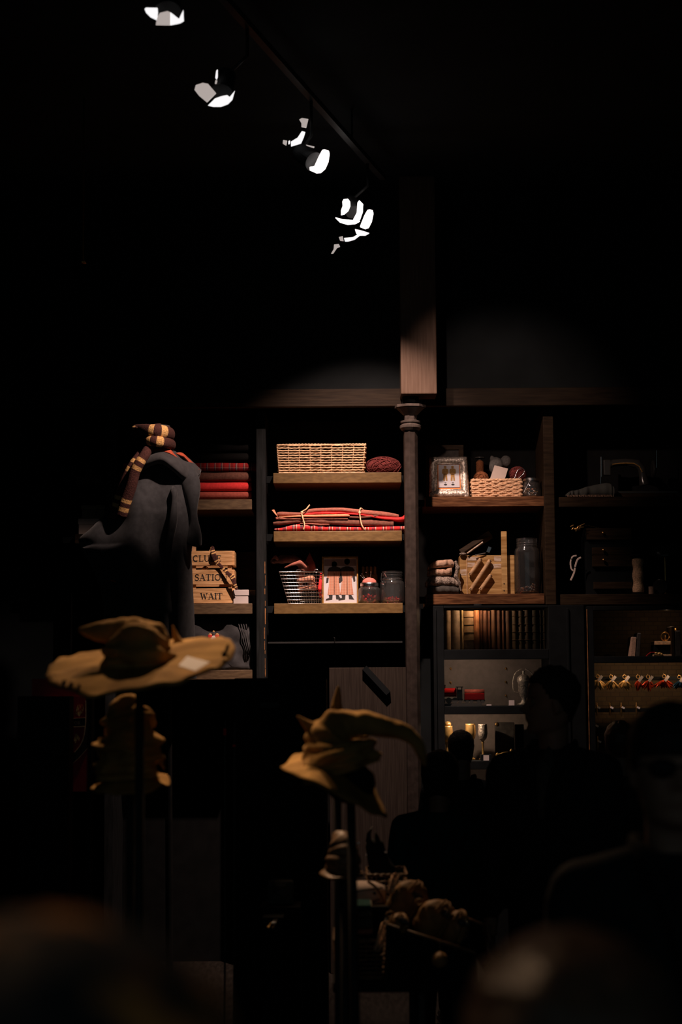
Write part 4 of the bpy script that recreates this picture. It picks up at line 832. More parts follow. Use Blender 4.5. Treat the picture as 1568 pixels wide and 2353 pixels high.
for i, ((p0, p1), c) in enumerate(zip(bx, bc)):
    x0, x1 = K(980+p0/2.667, 1450, 11.5).x, K(980+p1/2.667, 1450, 11.5).x
    nm = 'book_cover_%d' % i; mat(nm, c, .6, var=.35, scale=30, bump=.1)
    zb_ = zk(1492); hh = zk(1399)-zb_-random.uniform(0, .006)
    left = desc[i-1] if i else None
    t = T('book', (desc[i]+' book spine, leftmost in the cabinet row') if i == 0 else '%s book standing right beside the %s one' % (desc[i], desc[i-1]), 'book', ((x0+x1)/2, 11.58, zb_), 'old books in the display cabinet')
    if len(t['label'].split()) > 16: print('LONG', t['label'])
    rows = []; w = (x1-x0)
    for zz in (zb_, zb_+hh):
        rows.append([(x0+w*k_/8, 11.5-.012*math.sin(math.pi*k_/8), zz) for k_ in range(9)]+[(x1, 11.66, zz), (x1-.003, 11.66, zz), (x1-.003, 11.505, zz), (x0+.003, 11.505, zz), (x0+.003, 11.66, zz), (x0, 11.66, zz)])
    mb = MB().grid(rows, close=True); n_ = len(rows[0]); mb.f += [list(range(n_)), [n_+q for q in range(n_)][::-1]]; mb.m += [0, 0]
    cv = mb.build('cover', nm, t)
    MB().span((x0+.0035, 11.508, zb_+.002), (x1-.0035, 11.655, zb_+hh-.006)).build('pages', 'paper', t)
    if 12 <= i <= 15 or i == 3 or i == 17:
        m = MB()
        for f in (.25, .45, .65, .85):
            m.tube([(x0+w*k_/8, 11.497-.0135*math.sin(math.pi*k_/8), zb_+hh*f) for k_ in range(9)], .003, 5)
        m.build('raised_bands', nm, cv, smooth=True)
# niche lights set in the cabinet tops
def puck(label, p, watts, color=AMB, r=.018):
    t = T('puck_light', label, 'light', p); x, y, z = p
    MB().lathe([(0, z), (.028, z), (.028, z-.010), (.022, z-.012)], (x, y, 0), 24).build('housing', 'black_metal', t)
    MB().lathe([(0, z-.011), (.021, z-.011)], (x, y, 0), 24).build('glow_face', 'puck_glow', t)
    l = point('puck_lamp', (x, y, z-.022), watts, color, .006); return t
xx = lambda px: K(px, 1500, 11.5).x
puck('small round light under the cabinet top, in front of the books', (xx(1098), YK+.055, zk(1397)+.028), 6)
puck('small round light above the red toy train', (xx(1075), YK+.10, zk(1492)-.014), 1.1, (1, .72, .52))
puck('small round light above the goblets', (xx(1060), YK+.08, zk(1622)-.012), 1.7, (1, .70, .48))
puck('small round light under the goblet shelf', (xx(1128), YK+.08, zk(1748)-.03), .35, (1, .72, .52))
# niche 1 : train, pins, lantern, price card
zt1 = zk(1622)
for i, (px, py) in enumerate([(1036, 1536), (1163, 1536), (1036, 1568), (1163, 1567), (1163, 1598)]):
    p = P(px, py, KB-.003); o = MB().ell(p+Vector((0, -.002, 0)), (.0065, .005, .0065)).tube([p, p+Vector((.004, -.006, -.010))], .0018, 5).build('wall_hook', 'brass', smooth=True)
    tag(o, ['brass hook at upper left of the grey niche above the train', 'brass hook at upper right of the grey niche beside the lantern', 'brass hook at left of the grey niche, below the upper left one', 'faint brass hook, middle one of the right row of three', 'faint brass hook, lowest of the right row above the price card'][i], 'hook')
Yt = 11.5; kt = mp(Yt); zr = zt1+.016
def wheel(mb, x, r, z=None): return mb.lathe([(0, -.004), (r, -.004), (r, .004), (0, .004)], (x, Yt-.03, (z or zr)+r), 16, (0, 1, 0))
tr = MB().span((xx(1008), Yt-.05, zt1), (xx(1105), Yt+.05, zt1+.008)).span((xx(1008), Yt-.035, zt1+.008), (xx(1105), Yt-.028, zt1+.016)).span((xx(1008), Yt+.028, zt1+.008), (xx(1105), Yt+.035, zt1+.016)).build('toy_track', 'machine_black'); tag(tr, 'black length of toy railway track under the red train', 'toy track')
lo = T('toy_locomotive', 'red and black toy steam locomotive at the left of the grey niche', 'toy train', (xx(1040), Yt, zr))
MB().span((xx(1010), Yt-.028, zr+.018), (xx(1062), Yt+.028, zr+.028)).build('chassis', 'machine_black', lo)
MB().tube([(xx(1012), Yt, zr+.068), (xx(1048), Yt, zr+.068)], .026, 20).build('boiler', 'red_gloss', lo, smooth=False)
cb = MB().span((xx(1049), Yt-.03, zr+.028), (xx(1061), Yt+.03, zr+.085)).span((xx(1047), Yt-.034, zr+.098), (xx(1063), Yt+.034, zr+.103)); cb.tube([(xx(1050), Yt-.027, zr+.08), (xx(1050), Yt-.027, zr+.1)], .003, 6).tube([(xx(1060), Yt-.027, zr+.08), (xx(1060), Yt-.027, zr+.1)], .003, 6).build('cab', 'machine_black', lo)
MB().tube([(xx(1020), Yt, zr+.09), (xx(1020), Yt, zr+.115)], [.008, .011], 14).build('chimney', 'machine_black', lo)
for x_, r_ in ((1018, .011), (1030, .018), (1044, .018), (1056, .011)): wheel(MB(), xx(x_), r_).build('wheel', 'machine_black', lo)
cg = T('toy_carriage', 'dark red toy carriage coupled behind the locomotive', 'toy train', (xx(1090), Yt, zr))
MB().span((xx(1066), Yt-.028, zr+.02), (xx(1112), Yt+.028, zr+.06)).build('coachwork', 'red_gloss', cg, bevel=.003)
MB().tube([(xx(1067), Yt, zr+.062), (xx(1112), Yt, zr+.062)], .024, 16).build('roof', 'brick_felt', cg, smooth=True)
MB().span((xx(1065), Yt-.026, zr+.012), (xx(1113), Yt+.026, zr+.02)).build('chassis', 'machine_black', cg)
for x_ in (1072, 1082, 1098, 1107): wheel(MB(), xx(x_), .011).build('wheel', 'machine_black', cg)
def price(label, px, z, w=.034, h=.032, Y=YK+.03, m='white_card', name='price_card'):
    x = K(px, 1600, Y).x; t = MB().span((x-w/2, Y, z), (x+w/2, Y+.002, z+h)).span((x-w/2, Y+.002, z), (x+w/2, Y+.018, z+.002)).build(name, m); tag(t, label, 'price card'); return t
price('white price card below the silver lantern in the grey niche', 1176, zt1+.002)
price('thin white label lying behind the toy carriage', 1124, zt1+.002, .03, .008)
ln = T('silver_lantern', 'ornate silver lidded cup with curved handles beside the man in profile', 'cup', (xx(1205), 11.56, zt1)); lx = xx(1205); hz = P(1205, 1537, 11.56).z-zt1; kq = mp(11.56)
MB().lathe([(0, zt1), (.04, zt1), (.042, zt1+.01), (.02, zt1+.02), (.012, zt1+.04), (.024, zt1+.06), (.035, zt1+.09), (.036, zt1+.14), (.042, zt1+.15), (.042, zt1+.155), (0, zt1+.155)], (lx, 11.56, 0), 28).build('bowl', 'silver', ln, smooth=True)
MB().lathe([(.042, zt1+.157), (.04, zt1+.172), (.025, zt1+.188), (.008, zt1+.194), (.006, zt1+.205), (.010, zt1+.212), (0, zt1+.22)], (lx, 11.56, 0), 28).build('lid', 'silver', ln, smooth=True)
for s_ in (-1, 1):
    MB().tube([Vector(q) for q in crom([(lx+s_*.036, 11.56, zt1+.08), (lx+s_*.062, 11.56, zt1+.09), (lx+s_*.066, 11.56, zt1+.15), (lx+s_*.05, 11.56, zt1+.2), (lx+s_*.012, 11.56, zt1+hz)], 5)], .004, 6).build('handle', 'silver', ln, smooth=True)
# niche 2 : goblets, box, small frames
zt2 = zk(1748)
def goblet(label, px, py, m, r, bowl, cat='goblet', Y=11.5, stem=True, name='goblet'):
    x = K(px, 1700, Y).x; zt_ = P(px, py, Y).z; t = T(name, label, cat, (x, Y, zt2)); h = zt_-zt2
    MB().lathe([(0, 0), (r*.85, 0), (r*.8, .008), (r*.25, .022), (r*.2, h*.45), (r*.35, h*.48), (r*.2, h*.52)] if stem else [(0, 0), (r, 0), (r*.9, .01), (r*.4, .02), (r*.4, h*.5)], (x, Y, zt2), 24).build('stem', m, t, smooth=True)
    MB().lathe([(r*.2, h*.52), (r*.8, h*.60), (r, h*.75), (r*.9, h*.97), (r*.93, h), (r*.82, h*.97), (r*.9, h*.75), (r*.7, h*.62), (0, h*.56)], (x, Y, zt2), 28).build('bowl', bowl, t, smooth=True)
    return t
goblet('gold goblet with stem standing left of the dark box', 1110, 1664, 'gold', .030, 'silver')
goblet('silver rimmed gold cup behind the small dark head', 1082, 1663, 'gold', .034, 'gold')
g_ = goblet('rounded gold trophy cup at the left edge of the niche', 1027, 1668, 'gold', .040, 'gold')
MB().ell((xx(1027), 11.5, P(1027, 1664, 11.5).z), (.024, .024, .018)).build('knop', 'gold', g_, smooth=True)
st = MB().span((xx(1099), YK+.03, zt2), (xx(1123), YK+.13, zt2+.035)).build('display_block', 'black_paint'); tag(st, 'small black display block under the gold goblet price card', 'block')
price('white price card in front of the gold goblet', 1116, zt2+.001, Y=YK+.02)
bxk = T('presentation_box', 'dark upright presentation box with gold corner right of the goblets', 'box', (xx(1160), 11.6, zt2))
MB().span((xx(1139), 11.58, zt2), (xx(1183), 11.64, P(0, 1667, 11.6).z)).build('case', 'charcoal_cloth', bxk, bevel=.004); MB().ell((xx(1142), 11.577, P(0, 1671, 11.6).z), (.010, .004, .012)).build('gold_corner', 'brass', bxk)
o = MB().span((xx(1186), 11.62, zt2), (xx(1206), 11.66, P(0, 1672, 11.6).z)).build('dark_box', 'black_paint', bevel=.003); tag(o, 'dark narrow panel right of the presentation box', 'panel')
o = MB().tube([(xx(1140), 11.5, zt2+.03), (xx(1158), 11.49, zt2+.045), (xx(1172), 11.5, zt2+.042)], .006, 6).ell((xx(1140), 11.5, zt2+.025), (.012, .008, .02)).ell((xx(1172), 11.5, zt2+.04), (.012, .008, .028)).build('gold_brooch', 'gold', smooth=True); tag(o, 'small gold jewellery piece lying in front of the presentation box', 'jewellery')

# ------------------------------------------------------------------ second cabinet with hanging ornaments
Y5 = 11.36; c0, c1 = P(1352, 1550, Y5).x, P(1640, 1550, Y5).x; Q = lambda py: P(1460, py, Y5).z
oc = T('ornament_cabinet', 'black cabinet with brick textured back and shining hanging ornaments at right edge', 'cabinet', ((c0+c1)/2, 11.6, 0))
def ob(nm, x0, x1, z0, z1, y0=Y5, y1=11.72, m='black_paint'): return MB().span((x0, y0, z0), (x1, y1, z1)).build(nm, m, oc, bevel=.003)
zt5 = min(Q(1391), Z4b-.075)
ob('side_panel', c0, c0+.04, 0, zt5); ob('side_panel', c1-.04, c1, 0, zt5); ob('top_rail', c0+.04, c1-.04, Q(1402), zt5, Y5, Y5+.02); ob('top_board', c0+.04, c1-.04, zt5-.012, zt5, Y5+.02); ob('shelf', c0+.04, c1-.04, Q(1508)-.012, Q(1508), Y5+.02); ob('shelf_lip', c0+.04, c1-.04, Q(1523), Q(1508), Y5, Y5+.02)
ob('edge_bead', c0-.004, c0+.003, .1, zt5-.02, Y5-.004, Y5, 'worn_wood')
ob('back_panel', c0+.04, c1-.04, .1, zt5, 11.72, 11.74, 'cork_brick'); ob('divider', P(1548, 0, 11.5).x, P(1551, 0, 11.5).x, Q(1700), Q(1523), 11.45, 11.72)
ob('lower_panel', c0+.04, c1-.04, .08, Q(1800))
puck('small round light over the first row of ornaments', (P(1400, 0, 11.4).x, Y5+.05, Q(1508)-.012), .75)
puck('small round light over the right end of the ornaments', (P(1520, 0, 11.4).x, Y5+.05, Q(1508)-.012), .8)
puck('small round light over the upper books at the right edge', (P(1500, 0, 11.4).x, Y5+.055, Q(1402)+.02), .22)
def railbar(label, py):
    o = MB().span((c0+.04, 11.47, Q(py)-.012), (c1-.04, 11.485, Q(py)+.012)).build('hanging_rail', 'black_paint'); tag(o, label, 'rail'); return o
railbar('black rail holding the upper row of ornaments', 1559); railbar('black rail holding the lower row of ornaments', 1632)
def ornament(label, px, py, m, w=1.0, seed=0, group='foil ornaments on the upper rail'):
    rnd = random.Random(seed); p = P(px, py, 11.455); t = T('hanging_ornament', label, 'ornament', p, group); k_ = mp(11.455)
    MB().tube([p+Vector((4*k_*math.cos(g/10*6.283), 0, 4*k_*math.sin(g/10*6.283)))+Vector((0, 0, 8*k_)) for g in range(11)], .0022, 5).tube([p+Vector((0, 0, 11*k_)), p+Vector((0, .02, 14*k_))], .0015, 4).build('hook_ring', 'gold', t)
    m_ = MB()
    for i in range(9):
        g = (i/8-.5)*1.5; l = (19+rnd.random()*10)*k_; q = p+Vector((math.sin(g)*l*w, rnd.uniform(-.01, .005), 3*k_-math.cos(g)*l))
        m_.ell((p+q)/2, (.0085, .007, (p-q).length*.55), (0, math.atan2((p-q).x, (p-q).z), 0), 1)
    m_.build('foil_bunch', m, t, smooth=False)
    tg = MB().box(p+Vector((5*k_, -.018, 3*k_)), (.017, .0015, .040), (0, .65, 0)).build('tag', 'white_tag', t)
    return t
ornament('leftmost gold foil ornament on the upper rail beside the cabinet post', 1374, 1562, 'gold', 1.3, 1)
ornament('second gold foil ornament from the left on the upper rail', 1405, 1563, 'gold', 1, 2)
ornament('third gold foil ornament, right before the red ones', 1436, 1563, 'gold', 1, 3)
ornament('first and slimmest red foil ornament on the upper rail', 1467, 1563, 'red_foil', .55, 4)
ornament('second red foil ornament on the upper rail', 1490, 1563, 'red_foil', .9, 5)
ornament('third and widest red foil ornament left of the divider', 1527, 1562, 'red_foil', 1.5, 6)
ornament('blue foil ornament right of the divider', 1562, 1564, 'blue_foil', 1, 7)
def slim(label, px, py, m, seed, group='slim ornaments on the lower rail'):
    p = P(px, py, 11.455); t = T('slim_ornament', label, 'ornament', p, group); k_ = mp(11.455)
    MB().lathe([(.001, 8*k_), (.004, 6*k_), (.003, 2*k_), (.007, 0), (.004, -5*k_), (.006, -14*k_), (.001, -24*k_)], p, 12).build('charm', m, t, smooth=True)
    MB().box(p+Vector((4*k_, -.012, -4*k_)), (.02, .0015, .011), (0, .5, 0)).build('tag', 'white_tag', t); return t
for i, px in enumerate((1372, 1402, 1428, 1463)):
    slim(['leftmost gold charm on the lower rail', 'second gold charm on the lower rail above the round head', 'third gold charm on the lower rail above the round head', 'rightmost gold charm on the lower rail'][i], px, 1622, 'brass', i)
slim('silver charm hanging low beside the cabinet post', 1368, 1664, 'steel', 8, 'charms beside the post'); slim('brown charm hanging lowest beside the cabinet post', 1374, 1700, 'brass', 9, 'charms beside the post')
# upper niche of the ornament cabinet
zu = Q(1508)
def book2(label, x0, x1, yt, m, lean=0, Y=11.42, d=.16, flat_=None):
    a, b = P(x0, 1480, Y).x, P(x1, 1480, Y).x; zt_ = P(x0, yt, Y).z; t = T('book', label, 'book', ((a+b)/2, Y, zu)); h = zt_-zu
    MB().span((a, Y, zu), (b, Y+d, zt_)).build('cover', m, t, bevel=.003); MB().span((a+.003, Y+.004, zt_), (b-.003, Y+d-.004, zt_+.002)).build('pages', 'paper', t)
    t.rotation_euler.y = lean; return t
book2('tan book leaning at left on the ornament cabinet shelf', 1449, 1460, 1464, 'beige_cloth', .09)
book2('dark book leaning against the tan book', 1462, 1470, 1455, 'charcoal_cloth', .09)
book2('upright brown board right of the gold shelf slabs', 1544, 1551, 1440, 'dark_oak')
book2('dark upright book near the right frame edge', 1553, 1565, 1450, 'charcoal_cloth')
z1_, z2_ = zu, P(0, 1492, 11.45).z
o = MB().span((P(1468, 0, 11.45).x, 11.43, zu), (P(1543, 0, 11.45).x, 11.58, zu+.012)).build('flat_book', 'cane', bevel=.002); tag(o, 'flat pale book lying lowest on the ornament cabinet shelf', 'book')
o = MB().span((P(1470, 0, 11.47).x, 11.47, zu+.012), (P(1542, 0, 11.45).x, 11.6, P(0, 1491, 11.47).z)).build('black_box', 'black_paint', bevel=.002); tag(o, 'black box between the two flat pale books', 'box')
zz = P(0, 1491, 11.47).z
o = MB().span((P(1472, 0, 11.45).x, 11.45, zz), (P(1541, 0, 11.45).x, 11.6, zz+.022)).build('flat_book', 'cane', bevel=.002); tag(o, 'flat pale book lying on the black box', 'book')
zz += .022
o = MB().tube([(P(1495, 0, 11.5).x+.026*math.cos(g/16*6.283), 11.5, zz+.030+.026*math.sin(g/16*6.283)) for g in range(17)], .004, 6).ell((P(1495, 0, 11.5).x, 11.5, zz+.02), (.008, .008, .02)).build('ring_ornament', 'brass', smooth=True); tag(o, 'small brass ring ornament standing on the flat pale book', 'ornament')
o = MB().lathe([(0, 0), (.016, 0), (.004, .03), (.003, .05), (.014, .06), (.012, .08), (0, .085)], (P(1519, 0, 11.5).x, 11.5, zz), 16).build('tiny_goblet', 'brass', smooth=True); tag(o, 'tiny dark brass goblet right of the ring ornament', 'goblet')
o = fused(MB().ell(P(1508, 1501, 11.42), (.010, .008, .008)).ell(P(1516, 1502, 11.42), (.012, .008, .008)).ell(P(1521, 1504, 11.42), (.010, .008, .01)), .003, 1).build('gold_cord_knot', 'gold', smooth=True); tag(o, 'gold knotted cord in front of the lowest flat book', 'cord')
MB().tube([P(1506, 1499, 11.42), P(1496, 1499, 11.42), P(1489, 1504, 11.42), P(1485, 1509, 11.41)], .003, 5).build('red_ribbon', 'crimson', o)

# ------------------------------------------------------------------ cupboard door and dark wardrobe left of the column, lower half
dz = P(850, 1534, 11.3).z; dx0, dx1 = P(757, 1600, 11.3).x, P(953, 1600, 11.3).x
cd_ = T('cupboard', 'dark plank cupboard front below the middle shelves', 'cupboard', ((dx0+dx1)/2, 11.3, 0))
MB().span((dx0, 11.28, 0), (dx1, 11.36, dz)).build('plank_door', 'plank_panel', cd_, bevel=.003)
pa, pb_ = P(838, 1534, 11.25), P(893, 1593, 11.25); dr = (pb_-pa).normalized(); nn = Vector((-dr.z, 0, dr.x))*.017
MB().poly([((pa+nn).x, (pa+nn).z), ((pb_+nn).x, (pb_+nn).z), ((pb_-nn).x, (pb_-nn).z), ((pa-nn).x, (pa-nn).z)], 11.25, 11.28).build('diagonal_brace', 'black_paint', cd_)
hr = MB().span((P(616, 1475, 11.5).x, 11.5, P(770, 1478, 11.5).z), (P(925, 1475, 11.5).x, 11.52, P(770, 1474, 11.5).z)).build('hanging_rail', 'black_metal'); tag(hr, 'thin dark rail running below the bright oak shelves', 'rail')
hk = P(769, 1470, 11.49); o = MB().tube([hk+Vector((-.006, 0, .012)), hk+Vector((.001, 0, .014)), hk+Vector((.002, 0, 0)), hk+Vector((.001, .01, -.018))], .0026, 6).build('hook', 'steel', smooth=True); tag(o, 'tiny bright hook on the thin dark rail', 'hook')
dc = T('display_plinth', 'black display plinth in front of the left shelves', 'plinth', (P(640, 0, 8.2).x, 8.3, 0)); zt_ = P(600, 1558, 8.0).z
a, b = P(538, 1600, 8.0).x, P(750, 1600, 8.0).x
MB().span((a, 8.0, 0), (b, 8.6, zt_)).build('body', 'black_paint', dc, bevel=.006)
MB().span((P(596, 0, 7.995).x, 7.99, P(0, 1630, 8).z), (P(637, 0, 7.995).x, 8.0, P(0, 1617, 8).z)).build('label_plate', 'grey_patch', dc)
# ------------------------------------------------------------------ hooded robe with scarf on a stand
YR = 10.25; kR = mp(YR)
rb = T('hooded_robe', 'long black hooded robe with red lining displayed on a stand, cape swept to the left', 'robe', (P(390, 1300, YR).x, YR, 0))
prof = [(1036, 343, 402), (1046, 333, 415), (1060, 318, 430), (1085, 306, 437), (1115, 292, 442), (1150, 262, 446), (1185, 236, 449), (1215, 208, 449), (1236, 182, 448), (1252, 184, 443), (1275, 196, 440), (1310, 215, 442), (1360, 232, 444), (1420, 240, 447), (1490, 244, 450), (1560, 246, 452)]
pr2 = crom([tuple(map(float, p)) for p in prof], 4); rows = []
for j, (py, l, r) in enumerate(pr2):
    c0 = P(l, py, YR); c1 = P(r, py, YR); row = []; w = (c1.x-c0.x)/2; cx = (c1.x+c0.x)/2; n_ = 72; dep = min(w, .26)*.75
    core = P(395, py, YR).x; amp = min(1, max(0, (py-1060)/200))
    for i in range(n_):
        g = 2*math.pi*i/n_; cg, sg = math.cos(g), math.sin(g)
        x = cx + w*cg; y = YR + dep*sg*(1 if sg > 0 else 1.0)
        bx_ = (x-core)/.2
        fold = .045*amp*math.sin(bx_*5.2 + .004*(py-1100)*(1.2 if x < core else -.3)) + .03*amp*noise.noise(Vector((x*5, py*.008, sg)))
        if x < core: fold += .05*amp*math.sin((py-1100)*.03 + (core-x)*9)*min(1, (core-x)/.25)
        y += fold*(-1 if sg < 0 else 1)*abs(sg)**.5
        if x < core-.2 and py < 1260: y = YR + (y-YR)*max(.25, 1-(core-.2-x)*2.2)
        row.append((x, y, P((l+r)/2, py, YR).z))
    rows.append(row)
mb = MB().grid(rows, close=True); mb.f.append(list(range(72))); mb.m.append(0)
mb.build('cloak', 'robe_cloth', rb, smooth=True, sub=1)
# right sleeve hanging behind and right edge fold
m = MB(); q = [P(425, 1075, YR-.05), P(438, 1120, YR-.09), P(442, 1170, YR-.10), P(446, 1215, YR-.08), P(440, 1245, YR-.05)]
m.tube([Vector(p) for p in crom([tuple(x) for x in q], 5)], [0.05+.02*math.sin(i*.4) for i in range(21)], 14, flat=.7); m.build('sleeve', 'robe_cloth', rb, smooth=True)
m = MB(); q = [P(398, 1118, YR-.12), P(400, 1130, YR-.17), P(401, 1150, YR-.19), P(399, 1190, YR-.2), P(390, 1250, YR-.19), P(384, 1330, YR-.2)]
m.tube([Vector(p) for p in crom([tuple(x) for x in q], 5)], [min(.004+.004*i, .024+.005*math.sin(i*.5)) for i in range(26)], 10, flat=.8); m.build('front_fold', 'robe_cloth', rb, smooth=True)
# hood : collar sweeping to a point on the right
def lay(nm, m, rws, solid=.012, sub=1):
    mb = MB(); rr = [crom([tuple(P(x, y, YR+d*.72)) for x, y, d in r], 6) for r in rws]; cols = list(zip(*rr)); cols = [crom(list(c), 4) for c in cols]; rr = list(zip(*cols)); mb.grid([list(r) for r in rr]); return mb.build(nm, m, rb, smooth=True, solid=solid)
lay('hood', 'hood_cloth', [
    [(318, 1076, -.14), (334, 1052, -.2), (362, 1038, -.22), (395, 1048, -.20), (425, 1061, -.14), (444, 1066, -.05), (461, 1080, .02)],
    [(318, 1080, -.17), (337, 1058, -.25), (366, 1046, -.28), (396, 1060, -.26), (423, 1074, -.20), (443, 1082, -.10), (458, 1088, .0)],
    [(320, 1084, -.17), (340, 1066, -.26), (370, 1056, -.29), (398, 1072, -.28), (420, 1090, -.22), (438, 1100, -.12), (450, 1098, -.02)],
    [(324, 1086, -.10), (344, 1070, -.20), (372, 1064, -.24), (398, 1080, -.24), (416, 1097, -.18), (431, 1108, -.08), (443, 1106, 0)]])
lay('hood_back', 'hood_cloth', [
    [(400, 1043, -.05), (415, 1041, 0), (430, 1052, .02), (446, 1066, .02), (461, 1080, .02)],
    [(404, 1060, .06), (420, 1062, .1), (436, 1072, .12), (448, 1085, .08), (458, 1092, .03)],
    [(410, 1090, .08), (425, 1095, .12), (438, 1105, .12), (446, 1110, .08), (450, 1112, .03)]])
lay('hood_lining', 'robe_lining', [
    [(340, 1050, -.17), (352, 1036, -.15), (378, 1029, -.14), (392, 1034, -.13), (400, 1045, -.12)],
    [(340, 1053, -.20), (355, 1041, -.21), (378, 1038, -.21), (395, 1044, -.20), (409, 1053, -.18)]], .006)
lay('hood_lining', 'robe_lining', [
    [(404, 1042, -.06), (418, 1041, -.04), (434, 1055, -.03), (447, 1068, -.02), (457, 1077, .0)],
    [(418, 1048, -.09), (424, 1050, -.09), (436, 1063, -.08), (446, 1071, -.05), (458, 1080, -.01)]], .006)
MB().tube([Vector(p) for p in crom([tuple(P(x, y, YR-.13)) for x, y in ((254, 1334), (268, 1338), (283, 1352), (300, 1385), (318, 1415), (335, 1434))], 5)], .0045, 6).build('lining_trim', 'robe_lining', rb, smooth=True)
MB().tube([(P(392, 1500, YR).x, YR, 0), (P(385, 1040, YR).x, YR, P(385, 1040, YR).z)], .02, 12).lathe([(0, 0), (.22, 0), (.22, .02), (0, .03)], (P(392, 1500, YR).x, YR, 0), 32).build('stand_pole', 'black_metal', rb)
MB().lathe([(0, 0), (.055, 0), (.05, .09), (.045, .14), (0, .15)], P(372, 1036, YR-.06), 20).build('neck_form', 'charcoal_cloth', rb, smooth=True)
# scarf
sc_ = T('striped_scarf', 'dark maroon knitted scarf with gold stripe pairs wound on top of the robe', 'scarf', P(355, 1020, YR))
def scarf(nm, pts, r, stripes, flat=1.0, n=8, N=16):
    q = [Vector(p[:3]) for p in crom([tuple(P(x, y, YR+d)) for x, y, d in pts], n)]
    mb = MB(); m_ = len(q); mb.tube(q, r if not hasattr(r, '__len__') else [r[0]+(r[1]-r[0])*i/(m_-1) for i in range(m_)], N, flat=flat)
    for fi in range((m_-1)*N):
        u_ = (fi//N)/(m_-1)
        if any(a_ <= u_ < b_ for a_, b_ in stripes): mb.m[fi] = 1
    return mb.build(nm, ['scarf_maroon', 'scarf_gold'], sc_, smooth=True)
scarf('upper_wrap', [(312, 990, .0), (330, 989, -.14), (352, 990, -.20), (374, 992, -.19), (388, 996, -.10), (390, 1000, .02), (370, 998, .1), (330, 992, .1), (312, 990, 0)], .036, [(.22, .27), (.33, .39)], .75, 10)
scarf('lower_wrap', [(322, 1014, .0), (336, 1014, -.15), (352, 1013, -.21), (374, 1016, -.2), (391, 1020, -.10), (394, 1024, .02), (370, 1020, .1), (338, 1016, .1), (322, 1014, 0)], .029, [(.185, .235), (.30, .36)], .75, 10)
scarf('front_loop', [(309, 983, -.05), (322, 985, -.12), (340, 982, -.15), (356, 979, -.12), (366, 978, -.05)], .012, [(.0, .1)], 1.4)
scarf('tail', [(346, 1022, -.16), (334, 1044, -.20), (322, 1062, -.21), (310, 1085, -.20), (302, 1115, -.19), (290, 1150, -.17), (280, 1185, -.15)], (.026, .034), [(.26, .32), (.38, .44), (.80, .84), (.88, .92)], 1.0)
scarf('back_tail', [(336, 1026, -.1), (320, 1048, -.14), (306, 1068, -.15), (292, 1095, -.14), (280, 1125, -.12), (270, 1160, -.1), (262, 1190, -.08)], (.022, .032), [(.24, .30), (.37, .43), (.72, .76), (.80, .84)], 1.0)

# ------------------------------------------------------------------ pointed felt hats on stands
def hat(label, Y, bc_, brim, crown, cr, label_stand=None, mt='olive_felt', spikes=(), tilt=0, nzamp=.35, holes=(), drop=0.0):
    """brim: outline as (px, py, depth offset); crown: spine as (px, py, depth offset) with radii in px"""
    k_ = mp(Y); c = P(bc_[0], bc_[1], Y); t = T('pointed_hat', label, 'hat', c)
    out = [Vector(p) for p in crom([tuple(P(x, y, Y+d)) for x, y, d in brim+[brim[0]]], 6)][:-1]; rows = []
    for f in (0.0, .25, .5, .68, .82, .93, 1.0):
        row = []
        for i, p in enumerate(out):
            q = c.lerp(p, f); q = q + Vector((0, 0, .012*noise.noise(Vector((q.x*16, q.y*16, 1)))*f + .010*math.sin(f*math.pi)))
            row.append(q)
        rows.append(row)
    br = MB().grid(rows, close=True).build('brim', mt, t, smooth=True, solid=.006)
    sp = [Vector(p[:3]) for p in crom([tuple(P(x, y, Y+d)) for x, y, d in crown], 7)]; m_ = len(sp); rad = crom([(r*k_,) for r in cr], 7)
    mb = MB(); mb.tube(sp, [max(r[0], .003) for r in rad], 40)
    for i, v in enumerate(mb.v):
        row = i//40; cpt = sp[min(row, m_-1)]; d = v-cpt; R_ = max(rad[min(row, m_-1)][0], .003)
        ar = .5+.5*math.sin(row*1.15+noise.noise(Vector((row*.3, (i % 40)*.05, 3)))*5)
        s_ = 1 + nzamp*(noise.noise(Vector((v.x*17, v.y*17, v.z*26))))*.9 - .20*(ar**3)*min(1, R_*15)
        mb.v[i] = cpt + d*s_
    mb.build('crown', mt, t, smooth=True, sub=1)
    for pts, r in spikes:
        q = [Vector(p[:3]) for p in crom([tuple(P(x, y, Y+d)) for x, y, d in pts], 5)]
        MB().tube(q, [r*k_*(1-i/(len(q)-1))+.0015 for i in range(len(q))], 12, flat=.7).build('folded_point', mt, t, smooth=True)
    if holes:
        hm = MB()
        for x, y, d, rx, rz in holes: hm.ell(P(x, y, Y+d), (rx*k_, .004, rz*k_), (0, .3, 0), nz=.4, sc=30)
        hm.build('dark_patch', 'ink', br)
    return t
